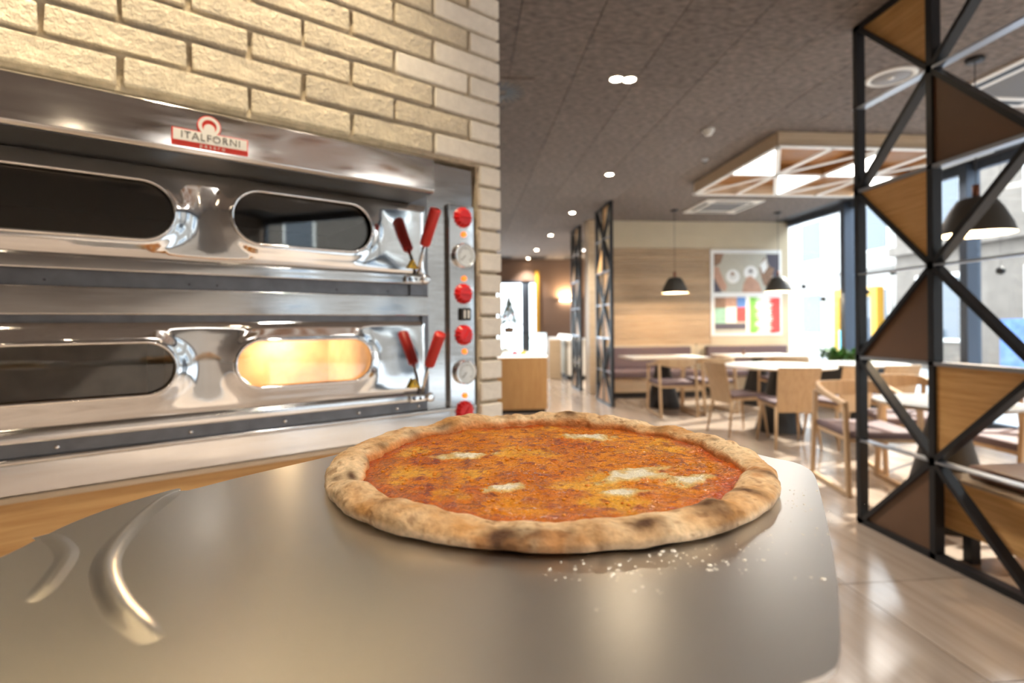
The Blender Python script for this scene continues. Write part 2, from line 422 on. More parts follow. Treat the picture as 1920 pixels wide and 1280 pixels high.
# ------------------------------------------------------------------ the oven wall (turned against the hall)
TH = YAW + math.atan(1.28)
RZ = math.pi / 2 - TH
FOOT = Vector((-math.cos(TH) * 1.25, math.sin(TH) * 1.25, 0))
NB = 0.02                                           # brick face stands this far in front of the door plane
wall = empty('wall_brick', FOOT, RZ, kind='structure')
b = MB()
b.box(-4.0, 0.915, -NB + 0.012, 0.22, 1.695, CEIL)
b.box(-4.0, -0.62, -NB + 0.012, 0.22, 0, 1.695)
b.box(0.845, 0.915, -NB + 0.012, 0.22, 0, 1.695)
b.build('mortar_bed', 'mortar', wall)
def brick_mesh(L, h, seed, rough=True):
    rd = random.Random(seed); bm = bmesh.new()
    bmesh.ops.create_cube(bm, size=1)
    bmesh.ops.scale(bm, vec=(L, 0.02, h), verts=bm.verts)
    bmesh.ops.translate(bm, vec=(0, 0.01, 0), verts=bm.verts)
    bmesh.ops.bevel(bm, geom=[e for e in bm.edges], offset=0.0028, segments=1, affect='EDGES')
    if rough:
        for v in bm.verts: v.co += Vector((rd.uniform(-1, 1) * 0.0022, rd.uniform(-1, 1) * 0.0018, rd.uniform(-1, 1) * 0.0018))
    me = bpy.data.meshes.new('brick'); bm.to_mesh(me); bm.free()
    me.materials.append(M['brick' if rough else 'brick_smooth'])
    return me
PIT = 0.0608; BL = 0.222
full = [brick_mesh(BL - 0.010, PIT - 0.0105, 10 + k) for k in range(5)]
full_s = [brick_mesh(BL - 0.010, PIT - 0.0095, 30 + k, False) for k in range(3)]
cache = {}
rest = MB()
def put_brick(s0, s1, z, k, j):
    s0 = max(s0, -4.0); s1 = min(s1, 0.928)
    if s1 - s0 < 0.03: return
    mid = (s0 + s1) / 2
    if mid < -0.75 or z > 2.55:
        rest.box(s0 + 0.005, s1 - 0.005, -NB, 0.01, z + 0.005, z + PIT - 0.005); return
    smooth = mid > 0.66 + 0.05 * ((k * 7) % 3)
    L = s1 - s0 - 0.010
    if abs(L - (BL - 0.010)) < 1e-4:
        me = (full_s[(k + j) % 3] if smooth else full[(k * 3 + j) % 5])
    else:
        key = (round(L, 3), smooth)
        if key not in cache: cache[key] = brick_mesh(L, PIT - 0.010, hash(key) % 999, not smooth)
        me = cache[key]
    o = bpy.data.objects.new('brick', me); COL.objects.link(o); o.parent = wall
    o.location = (mid, -NB - random.uniform(0, 0.003), z + PIT / 2)
for k in range(23):
    z = 1.700 + k * PIT
    off = 0.040 if k % 2 == 0 else 0.040 - BL / 2
    for j in range(-20, 6):
        put_brick(off + j * BL, off + (j + 1) * BL, z, k, j)
for k in range(28):                                  # pier beside the oven
    z = 1.700 - (k + 1) * PIT
    if z < 0: break
    put_brick(0.846, 0.936, z, k, 0)
tag(rest.build('bricks_beyond', 'brick', wall), kind='stuff')

# ------------------------------------------------------------------ wooden stand under the oven
ZB = 0.965
st = empty('oven_stand', FOOT, RZ, 'oak-fronted counter base carrying the steel pizza oven', 'counter')
MB().box(-0.60, 0.842, 0.0, 0.60, 0.10, ZB - 0.004).build('body', 'oak', st, bevel=0.003)
MB().box(-0.58, 0.83, 0.04, 0.58, 0.0, 0.10).build('plinth', 'black_soft', st)
MB().box(-0.60, 0.842, -0.016, 0.0, ZB - 0.012, ZB - 0.001).build('edge_strip', 'oak_pale', st, bevel=0.002)

# ------------------------------------------------------------------ pizza oven
oven = empty('pizza_oven', FOOT + Vector((0, 0, ZB)), RZ, 'stainless steel two-deck pizza oven built into the brick wall', 'oven')
class OB(MB):
    def mesh(s, name, smooth=False):
        s.v = [(x, y, z - ZB) for x, y, z in s.v]; return MB.mesh(s, name, smooth)
SL, SR = -0.335, 0.688
# carcass round the two chambers
c = OB()
c.box(SR, 0.838, 0.0, 0.55, ZB, 1.683)
OB().box(-0.60, SL, 0.0, 0.55, ZB, 1.683).build('side_column', 'steel_brushed', oven, bevel=0.002)
c.build('side_column', 'steel_brushed', oven, bevel=0.002)
OB().box(SL, SR, 0.03, 0.55, 1.565, 1.68).build('top_casing', 'hood_under', oven)
# chambers
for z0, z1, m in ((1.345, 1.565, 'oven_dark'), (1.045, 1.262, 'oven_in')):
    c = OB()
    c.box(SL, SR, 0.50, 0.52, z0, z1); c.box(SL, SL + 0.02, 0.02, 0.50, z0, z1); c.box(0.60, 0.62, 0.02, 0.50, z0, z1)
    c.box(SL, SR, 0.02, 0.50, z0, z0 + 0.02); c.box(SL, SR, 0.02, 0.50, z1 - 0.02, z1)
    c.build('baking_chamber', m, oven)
    if m == 'oven_in': OB().box(0.11, 0.13, 0.04, 0.50, z0 + .02, z1 - .02).build('chamber_divider', 'oven_dark', oven)
OB().lathe([(0.001, 0.0), (0.012, 0.004), (0.016, 0.016), (0.012, 0.03), (0.001, 0.034)], 12, (0.45, 0.44, 1.207)).build('oven_bulb', 'lamp_hot', oven, True)
ol = bpy.data.lights.new('oven_light', 'POINT'); ol.energy = 1.6; ol.color = (1, 0.78, 0.50); ol.shadow_soft_size = 0.02
olo = bpy.data.objects.new('oven_light', ol); COL.objects.link(olo); olo.parent = oven; olo.location = (0.45, 0.40, 1.195 - ZB)
# hood
hood = OB()
prof = [(0.03, 1.690), (-0.118, 1.652), (-0.130, 1.646), (-0.130, 1.572), (-0.124, 1.566), (0.03, 1.566)]
hood.prism(prof, lambda y, z, s: (s, y, z), -0.60, 0.643)
h = hood.build('hood', 'steel', oven, bevel=0.002)
OB().box(-0.60, 0.640, -0.120, 0.0, 1.5645, 1.5665).build('hood_underside', 'hood_under', oven)
OB().box(0.640, 0.690, -0.008, 0.03, 1.30, 1.60).build('door_jamb', 'grey_rail', oven)
OB().box(0.672, 0.690, -0.010, 0.03, 1.05, 1.30).build('door_jamb', 'grey_rail', oven)

def stadium(cx, cz, w, hgt, d, n=24):
    r = hgt / 2 + d; hw = w / 2 - hgt / 2; pts = []
    for k in range(n + 1):
        a = -math.pi / 2 + math.pi * k / n; pts.append((cx + hw + r * math.cos(a), cz + r * math.sin(a)))
    m_ = 14
    for k in range(1, m_): pts.append((cx + hw - 2 * hw * k / m_, cz + r))
    for k in range(n + 1):
        a = math.pi / 2 + math.pi * k / n; pts.append((cx - hw + r * math.cos(a), cz + r * math.sin(a)))
    for k in range(1, m_): pts.append((cx - hw + 2 * hw * k / m_, cz - r))
    return pts
def sdist(x, z, win):
    cx, cz, w, hgt = win; hw = w / 2 - hgt / 2
    dx = max(abs(x - cx) - hw, 0.0)
    return math.hypot(dx, z - cz) - hgt / 2
def door(zb, zt, wins, s1, name_z):
    """pressed steel door skin: dished round the long windows, with real holes"""
    s0 = SL + 0.004
    pts, edges = [], []
    for x0, z0, x1, z1 in ((s0, zb, s1, zb), (s1, zb, s1, zt), (s1, zt, s0, zt), (s0, zt, s0, zb)):
        n = max(2, int(math.hypot(x1 - x0, z1 - z0) / 0.012)); b0 = len(pts)
        for k in range(n): pts.append((x0 + (x1 - x0) * k / n, z0 + (z1 - z0) * k / n))
    nb = len(pts); edges += [(k, (k + 1) % nb) for k in range(nb)]
    for wn in wins:
        for d in (0.0, 0.003, 0.007, 0.012, 0.018, 0.025):
            ring = [p for p in stadium(*wn, d)]
            o = len(pts); keep = [p for p in ring if s0 + .003 < p[0] < s1 - .003 and zb + .003 < p[1] < zt - .003]
            if len(keep) == len(ring):
                pts += ring; edges += [(o + k, o + (k + 1) % len(ring)) for k in range(len(ring))]
            else: pts += keep
    x = s0 + 0.009
    while x < s1 - 0.005:
        z = zb + 0.009
        while z < zt - 0.005:
            if all(sdist(x, z, wn) > 0.031 for wn in wins): pts.append((x, z))
            z += 0.009
        x += 0.009
    vs2, _, fs, _, _, _ = delaunay_2d_cdt([Vector(p) for p in pts], edges, [], 0, 1e-6)
    out = []
    for f in fs:
        cx = sum(vs2[i].x for i in f) / len(f); cz = sum(vs2[i].y for i in f) / len(f)
        if all(sdist(cx, cz, wn) > 0 for wn in wins): out.append(f)
    mb = OB()
    V = []
    for p in vs2:
        d = min(sdist(p.x, p.y, wn) for wn in wins)
        e = min(p.x - s0, s1 - p.x, p.y - zb, zt - p.y)
        y = -0.012 - 0.005 * math.exp(-(d / 0.020) ** 2) - 0.0022 * math.exp(-(d / 0.055) ** 2)
        y -= 0.0016 * noise.noise(Vector((p.x * 7, p.y * 9, name_z)))
        y += 0.004 * math.exp(-(e / 0.006) ** 2)
        V.append((p.x, y, p.y))
    mb.add(V, out)
    dr = mb.build('door', 'steel_door', oven, True)
    for wn in wins:
        OB().tube([(a, -0.0235, z) for a, z in stadium(*wn, 0.001)], 0.0034, 8, closed=True).build('window_rim', 'chrome', dr, True)
        mb = OB(); poly = stadium(*wn, 0.0015); mb.prism(poly, lambda a, z, y: (a, y, z), -0.012, -0.008)
        mb.build('window_glass', 'glass_oven', dr)
    return dr
up_w = [(-0.028, 1.474, 0.304, 0.112), (0.378, 1.482, 0.304, 0.112)]
lo_w = [(-0.028, 1.172, 0.304, 0.100), (0.379, 1.170, 0.296, 0.100)]
dU = door(1.380, 1.562, up_w, 0.684, 1.0)
dL = door(1.072, 1.260, lo_w, 0.684, 5.0)
# folded lower flange of each door
OB().box(SL + .004, 0.684, -0.020, -0.004, 1.355, 1.380).build('door_flange', 'steel', dU, bevel=0.003)
OB().box(SL + .004, 0.684, -0.020, -0.004, 1.054, 1.073).build('door_flange', 'steel', dL, bevel=0.003)
# sills, middle band, base plate
OB().box(SL, SR, -0.002, 0.03, 1.326, 1.355).build('sill', 'grey_rail', oven)
OB().box(SL, 0.690, -0.014, 0.03, 1.274, 1.326).build('middle_band', 'steel_brushed', oven, bevel=0.003)
OB().box(SL, SR, -0.002, 0.03, 1.260, 1.274).build('sill', 'grey_rail', oven)
OB().box(SL, SR, -0.006, 0.03, 1.028, 1.054).build('sill', 'grey_rail', oven, bevel=0.001)
OB().box(-0.60, 0.838, -0.016, 0.03, 1.018, 1.028).build('base_lip', 'steel_brushed', oven, bevel=0.003)
OB().box(-0.60, 0.838, -0.012, 0.03, ZB, 1.019).build('base_plate', 'steel', oven, bevel=0.002)
for s in (-0.20, -0.055, 0.15, 0.33, 0.50, 0.60, 0.66):
    OB().lathe([(0.0005, -0.003), (0.0035, -0.003), (0.0045, 0.0), (0.0045, 0.003)], 12, (s, -0.007, 1.040), Matrix.Rotation(R(-90), 4, 'X')).build('screw', 'chrome', oven, True)
for s in (-0.07, 0.15, 0.20, 0.45, 0.58):
    OB().lathe([(0.0005, -0.001), (0.002, -0.001), (0.002, 0.002)], 10, (s, -0.003, 1.336), Matrix.Rotation(R(-90), 4, 'X')).build('screw', 'dark_gap', oven, True)
# lever handles
for zp, st_ in ((1.372, 0.0), (1.068, 0.010)):
    s = 0.656 + st_
    hd = OB()
    hd.tube([(s, -0.018, zp), (s, -0.035, zp + 0.045), (s, -0.058, zp + 0.085)], 0.0048, 10)
    hd = hd.build('handle', 'chrome', oven, True)
    OB().tube([(s, -0.055, zp + 0.080), (s, -0.057, zp + 0.083), (s, -0.110, zp + 0.158), (s, -0.112, zp + 0.161)], [0.0115, 0.0135, 0.0145, 0.0125], 16).build('grip', 'red_grip', hd, True)
    k = OB()
    k.box(s - 0.040, s + 0.012, -0.030, -0.015, zp - 0.014, zp + 0.004)
    k.build('handle_bracket', 'chrome', hd, bevel=0.003)
    for q in (s - 0.030, s - 0.012):
        OB().lathe([(0.0005, -0.002), (0.0035, -0.002), (0.0035, 0.002)], 10, (q, -0.030, zp - 0.005), Matrix.Rotation(R(-90), 4, 'X')).build('bolt', 'dark_gap', hd, True)
    OB().lathe([(0.0045, -0.006), (0.011, -0.006), (0.012, -0.004), (0.012, 0.006)], 18, (s + 0.014, -0.032, zp - 0.004), Matrix.Rotation(R(-90), 4, 'X')).build('pivot', 'chrome', hd, True)
# warning triangles
for zp in (1.395, 1.090):
    tri = [(0.628, zp), (0.656, zp), (0.642, zp + 0.024)]
    y0 = -0.0215 if zp > 1.2 else -0.0235
    tr = OB().prism(tri, lambda a, z, y: (a, y, z), -0.0165, y0).build('warning_sticker', 'yellow', dU if zp > 1.2 else dL)
    OB().prism([(0.641, zp + 0.006), (0.643, zp + 0.006), (0.6435, zp + 0.016), (0.6405, zp + 0.016)], lambda a, z, y: (a, y, z), y0, y0 - 0.0004).build('warning_mark', 'ink', oven)
# control strip
cp = OB().box(0.752, 0.834, -0.014, 0.004, 0.985, 1.578).build('control_panel', 'steel', oven, bevel=0.003)
RX = Matrix.Rotation(R(90), 4, 'X')
def knob(z):
    mb = OB(); seg = 28
    n = 14; prof = []
    V = []; Fs = []
    for r, d in ((0.028, 0.0), (0.028, 0.004), (0.0275, 0.007), (0.0225, 0.013), (0.0185, 0.0145), (0.0005, 0.0145)):
        for k in range(56):
            a = 2 * math.pi * k / 56
            rr = r * (1 - (0.14 if (k // 2) % 2 else 0.0) * (1 if 0.003 < d < 0.014 else 0))
            V.append((0.797 + rr * math.cos(a), -0.014 - d, z + rr * math.sin(a)))
    for i in range(5):
        for k in range(56):
            k2 = (k + 1) % 56; Fs.append((i * 56 + k, i * 56 + k2, (i + 1) * 56 + k2, (i + 1) * 56 + k))
    mb.add(V, Fs)
    kb = mb.build('knob', 'red', cp, True)
    kb.data.polygons.foreach_set('use_smooth', [False] * len(kb.data.polygons))
    OB().box(0.7945, 0.7995, -0.0325, -0.028, z - 0.015, z + 0.016, Matrix.Translation((0.797, 0, z)) @ Matrix.Rotation(R(35 if z < 1.3 else 90), 4, 'Y') @ Matrix.Translation((-0.797, 0, -z))).build('knob_ridge', 'red', cp, bevel=0.0015)
for z in (1.544, 1.335, 1.222, 1.014): knob(z)
def gauge(z):
    g = OB().lathe([(0.031, 0.0), (0.033, 0.004), (0.033, 0.012), (0.0285, 0.014), (0.0285, 0.011), (0.0005, 0.011)], 36, (0.797, -0.014, z), RX).build('gauge', 'chrome', cp, True)
    OB().lathe([(0.0285, 0.0), (0.0285, 0.0015), (0.0005, 0.0015)], 36, (0.797, -0.025, z), RX).build('dial', 'dial', cp)
    t = OB()
    for k in range(21):
        a = R(-40 + 260 * k / 20); l = 0.019 if k % 5 else 0.016
        t.bar((0.797 + l * math.cos(a), -0.0269, z + l * math.sin(a)), (0.797 + 0.0235 * math.cos(a), -0.0269, z + 0.0235 * math.sin(a)), 0.0010, 0.0006, (0, 1, 0))
    t.bar((0.797, -0.0272, z), (0.797 - 0.012, -0.0272, z - 0.013), 0.0018, 0.0006, (0, 1, 0))
    t.build('dial_marks', 'ink', cp)
gauge(1.439); gauge(1.120)
for z in (1.498, 1.377, 1.177, 1.056):
    OB().lathe([(0.0075, 0.0), (0.0075, 0.004), (0.005, 0.007), (0.0005, 0.008)], 14, (0.799, -0.014, z), RX).build('indicator_lamp', 'orange', cp, True)
sw = OB().box(0.784, 0.816, -0.024, -0.014, 1.262, 1.296).build('switch', 'black_soft', cp, bevel=0.002)
OB().box(0.792, 0.797, -0.0255, -0.024, 1.268, 1.290).build('switch_mark', 'white_print', cp)
OB().box(0.804, 0.809, -0.0255, -0.024, 1.268, 1.290).build('switch_mark', 'white_print', cp)
# maker's badge on the hood
bc = 0.171
def circ(cx, cz, r, n=28, a0=0, a1=360): return [(cx + r * math.cos(R(a0 + (a1 - a0) * k / n)), cz + r * math.sin(R(a0 + (a1 - a0) * k / n))) for k in range(n + (0 if a1 - a0 >= 360 else 1))]
bd = OB().prism([(0.109, 1.577), (0.233, 1.577), (0.233, 1.607), (0.109, 1.607)], lambda a, z, y: (a, y, z), -0.1305, -0.1345).build('badge', 'red_print', oven)
bk = OB(); bk.prism(circ(bc - 0.003, 1.619, 0.0195), lambda a, z, y: (a, y, z), -0.1303, -0.1340); bk.build('badge_disc', 'red_print', bd)
ring = OB()
o = circ(bc - 0.003, 1.619, 0.0178); i_ = circ(bc - 0.003, 1.619, 0.0120)
n = len(o); V = [(a, y, z) for y in (-0.1340, -0.1352) for lst in (o, i_) for a, z in lst]
Fs = []
for k in range(n):
    k2 = (k + 1) % n
    Fs += [(2 * n + k, 2 * n + k2, 3 * n + k2, 3 * n + k), (k, k2, 2 * n + k2, 2 * n + k), (n + k2, n + k, 3 * n + k, 3 * n + k2)]
ring.add(V, Fs); ring.build('badge_ring', 'white_print', bd)
OB().prism(circ(bc - 0.003, 1.614, 0.0092, 20), lambda a, z, y: (a, y, z), -0.1340, -0.1350).build('badge_arch', 'white_print', bd)
OB().prism([(0.111, 1.5855), (0.231, 1.5855), (0.231, 1.6055), (0.111, 1.6055)], lambda a, z, y: (a, y, z), -0.1344, -0.1356).build('badge_field', 'white_print', bd)
tm = lambda x, z, y: Matrix.Translation((x, y, z - ZB)) @ Matrix.Rotation(R(90), 4, 'X')
text_mesh('ITALFORNI', 0.0185, 'ink', bd, 'badge_lettering', tm(bc, 1.5956, -0.1358), 0.0003, 1.12, 0.98)
text_mesh('pesaro', 0.0105, 'white_print', bd, 'badge_lettering', tm(bc + 0.002, 1.5815, -0.1347), 0.0003, 1.5, 1.0)

# ------------------------------------------------------------------ pizza peel
ZP = 1.136
def catmull(P, n=6, closed=True):
    out = []; m_ = len(P)
    for k in range(m_ if closed else m_ - 1):
        if closed: p0, p1, p2, p3 = (Vector(P[(k + q) % m_]) for q in (-1, 0, 1, 2))
        else: p0, p1, p2, p3 = Vector(P[max(k - 1, 0)]), Vector(P[k]), Vector(P[k + 1]), Vector(P[min(k + 2, m_ - 1)])
        for q in range(n):
            t = q / n
            out.append(0.5 * ((2 * p1) + (p2 - p0) * t + (2 * p0 - 5 * p1 + 4 * p2 - p3) * t * t + (3 * p1 - p0 - 3 * p2 + p3) * t ** 3))
    if not closed: out.append(Vector(P[-1]))
    return out
peel = empty('pizza_peel', (0, 0, ZP - 0.002), 0, 'aluminium pizza peel carrying the pizza, in the foreground', 'peel')
outline = [(-0.235, 0.255), (-0.231, 0.292), (-0.230, 0.333), (-0.221, 0.366), (-0.206, 0.394), (-0.2005, 0.3965), (-0.1955, 0.3895), (-0.1665, 0.426), (-0.122, 0.475), (-0.07, 0.535), (-0.005, 0.585), (0.065, 0.605),
           (0.135, 0.590), (0.195, 0.540), (0.236, 0.475), (0.256, 0.430), (0.266, 0.412), (0.266, 0.396), (0.258, 0.374), (0.222, 0.314), (0.179, 0.246),
           (0.150, 0.203), (0.128, 0.173), (0.118, 0.164), (0.100, 0.158), (0.03, 0.140), (-0.06, 0.125), (-0.15, 0.130), (-0.205, 0.170), (-0.228, 0.215)]
ol_ = [(p.x, p.y) for p in catmull(outline, 5)]
nn_ = len(ol_)
v2, _, f2, _, _, _ = delaunay_2d_cdt([Vector(p) for p in ol_], [(k, (k + 1) % nn_) for k in range(nn_)], [], 1, 1e-7)
bl = MB(); m_ = len(v2)
bl.add([(p.x, p.y, 0.0) for p in v2] + [(p.x, p.y, 0.002) for p in v2], [tuple(f)[::-1] for f in f2] + [tuple(i + m_ for i in f) for f in f2])
ec = {}
for f in f2:
    for a_, b_ in zip(f, list(f[1:]) + [f[0]]): ec[(a_, b_)] = ec.get((a_, b_), 0) + 1
bl.f += [(a_, b_, b_ + m_, a_ + m_) for a_, b_ in ec if (b_, a_) not in ec]
bl.build('blade', 'peel', peel)
arc = catmull([(-0.200, 0.392), (-0.197, 0.360), (-0.191, 0.326), (-0.180, 0.289), (-0.165, 0.261), (-0.140, 0.230), (-0.112, 0.204)], 8, False)
rib = MB(); V = []; n = len(arc)
for k, p in enumerate(arc):
    t = (arc[min(k + 1, n - 1)] - arc[max(k - 1, 0)]).normalized(); nn = Vector((-t.y, t.x))
    fz = min(1.0, k / 6, (n - 1 - k) / 6)
    for q in range(9):
        a = -1 + q / 4; p2 = p + nn * a * 0.0068
        V.append((p2.x, p2.y, 0.0018 + 0.0034 * fz * (math.cos(a * math.pi) + 1) / 2))
rib.add(V, [(k * 9 + q, k * 9 + q + 1, (k + 1) * 9 + q + 1, (k + 1) * 9 + q) for k in range(n - 1) for q in range(8)])
rib.build('pressed_rib', 'peel', peel, True)
arc2 = catmull([(-0.232, 0.318), (-0.214, 0.303), (-0.199, 0.286), (-0.188, 0.262), (-0.180, 0.238)], 8, False)
rib = MB(); V = []; n = len(arc2)
for k, p in enumerate(arc2):
    t = (arc2[min(k + 1, n - 1)] - arc2[max(k - 1, 0)]).normalized(); nn = Vector((-t.y, t.x)); fz = min(1.0, k / 5, (n - 1 - k) / 5)
    for q in range(7):
        a = -1 + q / 3; p2 = p + nn * a * 0.006
        V.append((p2.x, p2.y, 0.0018 + 0.0016 * fz * (math.cos(a * math.pi) + 1) / 2))
rib.add(V, [(k * 7 + q, k * 7 + q + 1, (k + 1) * 7 + q + 1, (k + 1) * 7 + q) for k in range(n - 1) for q in range(6)])
rib.build('pressed_rib', 'peel', peel, True)
MB().tube([(-0.215, 0.215, 0.002), (-0.30, 0.165, 0.006), (-1.05, -0.30, 0.03)], [0.010, 0.0135, 0.014], 14).build('shaft', 'peel', peel, True)

# ------------------------------------------------------------------ pizza
PC = Vector((0.064, 0.423)); PR = 0.168
pizza = empty('pizza', (PC.x, PC.y, ZP), 0, 'round baked cheese pizza with charred crust on the metal peel', 'pizza')
def fbm(x, y, z, o=4): return noise.fractal(Vector((x, y, z)), 1.0, 2.0, o)
def lerp3(a, b_, t):
    t = max(0.0, min(1.0, t)); return tuple(a[k] + (b_[k] - a[k]) * t for k in range(3))
def sstep(a, b_, x):
    t = max(0.0, min(1.0, (x - a) / (b_ - a))); return t * t * (3 - 2 * t)
def rim_in(a):                                        # inner limit of the rim
    return PR * (0.845 + 0.042 * noise.noise(Vector((math.cos(a) * 2.2, math.sin(a) * 2.2, 3.3))) + 0.030 * noise.noise(Vector((math.cos(a) * 7, math.sin(a) * 7, 1.1))))
def rim_out(a):
    return PR * (1.0 + 0.018 * noise.noise(Vector((math.cos(a) * 1.6, math.sin(a) * 1.6, 8.0))) + 0.010 * noise.noise(Vector((math.cos(a) * 6, math.sin(a) * 6, 4.0))))
CH = [(-0.047, -0.156, .009, .012, .9), (-0.038, -0.159, .006, .009, .75), (-0.030, -0.160, .006, .008, .7), (0.069, -0.138, .011, .016, .95), (0.028, -0.157, .013, .006, .85),
      (0.108, -0.109, .006, .013, .85), (0.140, -0.080, .006, .012, .65), (-0.142, -0.045, .012, .004, .9), (-0.153, -0.045, .006, .004, .7), (-0.135, 0.040, .010, .004, .6),
      (-0.085, 0.116, .012, .006, .75), (-0.112, 0.088, .009, .005, .6), (0.049, 0.143, .010, .006, .8), (0.123, 0.082, .008, .004, .55), (0.150, 0.020, .007, .004, .5),
      (-0.012, -0.161, .006, .010, .5), (0.002, -0.161, .005, .008, .35), (-0.110, -0.112, .010, .004, .5), (-0.020, 0.150, .012, .004, .45), (-0.138, -0.002, .008, .004, .5)]
seg, nr = 480, 34
V = []; Cc = []
for i in range(nr + 1):
    u = i / nr
    for k in range(seg):
        a = 2 * math.pi * k / seg
        ri, ro = rim_in(a), rim_out(a)
        ca, sa = math.cos(a), math.sin(a)
        hgt = 0.0140 + 0.0044 * noise.noise(Vector((ca * 3.4, sa * 3.4, 0.5))) + 0.0026 * noise.noise(Vector((ca * 9, sa * 9, 2.5))) + 0.0026 * sa
        # section from inside foot, over the crest, down to the underside
        th = math.pi * (u * 1.22)
        mid, hw = (ri + ro) / 2, (ro - ri) / 2
        if th < math.pi:
            r = mid - hw * math.cos(th) * (1.0 if th > math.pi / 2 else 1.05)
            z = 0.004 + (hgt - 0.004) * (math.sin(th) ** 0.75 if math.sin(th) > 0 else 0)
            if th > math.pi / 2: z = 0.003 + (hgt - 0.003) * max(0.0, math.sin(th)) ** 0.6
        else:
            w_ = (th - math.pi) / (0.22 * math.pi)
            r = ro - 0.016 * w_; z = 0.003 - 0.0024 * sstep(0, .5, w_)
        x, y = r * ca, r * sa
        bmp = 0.0019 * fbm(x * 48, y * 48, z * 48) + 0.0005 * fbm(x * 190, y * 190, z * 190, 2)
        x += bmp * ca * 0.6; y += bmp * sa * 0.6
        if z > 0.003: z += bmp * 0.8
        V.append((x, y, max(z, 0.0004)))
        # albedo: pale floury dough, golden-brown blotches, char spots
        n1 = fbm(x * 26 + 4, y * 26, z * 40); n2 = fbm(x * 80, y * 80 + 9, z * 80)
        col = lerp3((0.68, 0.50, 0.30), (0.47, 0.235, 0.075), 0.40 + 0.75 * n1 + 0.25 * n2)
        col = lerp3(col, (0.70, 0.57, 0.42), sstep(0.0085, 0.003, z) * 0.7)
        col = lerp3(col, (0.42, 0.18, 0.05), sstep(0.30, 0.75, fbm(x * 34 + 11, y * 34, 7.0)) * 0.85)
        col = lerp3(col, (0.20, 0.085, 0.025), sstep(0.42, 0.62, fbm(x * 150 + 3, y * 150, z * 150, 3)) * 0.6)
        col = lerp3(col, (0.62, 0.20, 0.03), sstep(0.20, 0.04, u) * 0.75)
        for cx_, cy_, sx_, sy_, st_ in CH:
            ang = math.atan2(cy_, cx_); ddx, ddy = x - cx_, y - cy_
            tg = -ddx * math.sin(ang) + ddy * math.cos(ang); rd = ddx * math.cos(ang) + ddy * math.sin(ang)
            g = math.exp(-(tg / sx_) ** 2 - (rd / sy_) ** 2)
            if g > 0.02: col = lerp3(col, (0.075, 0.032, 0.012), st_ * g * (1.05 + 0.5 * n2))
        Cc.append(col)
Fs = [(i * seg + k, i * seg + (k + 1) % seg, (i + 1) * seg + (k + 1) % seg, (i + 1) * seg + k) for i in range(nr) for k in range(seg)]
def color_mesh(name, V, Fs, Cc):
    me = bpy.data.meshes.new(name); me.from_pydata(V, [], Fs)
    ca_ = me.color_attributes.new('albedo', 'FLOAT_COLOR', 'POINT')
    flat = []
    for c_ in Cc: flat += [c_[0], c_[1], c_[2], 1.0]
    ca_.data.foreach_set('color', flat)
    bm = bmesh.new(); bm.from_mesh(me); bmesh.ops.recalc_face_normals(bm, faces=bm.faces); bm.to_mesh(me); bm.free()
    me.polygons.foreach_set('use_smooth', [True] * len(me.polygons))
    return me
M['crust'] = attr_mat('baked_dough', 0.75, 0.5, 260, 0.3, sss=0.0)
M['topping'] = attr_mat('melted_topping', 0.13, 1.0, 420, 0.6, coat=0.0)
link('crust', color_mesh('crust', V, Fs, Cc), 'crust', pizza)
MB().lathe([(0.0005, 0.0002), (PR * 0.955, 0.0002), (PR * 0.965, 0.0016), (0.0005, 0.0026)], 96).build('base', 'char', pizza)
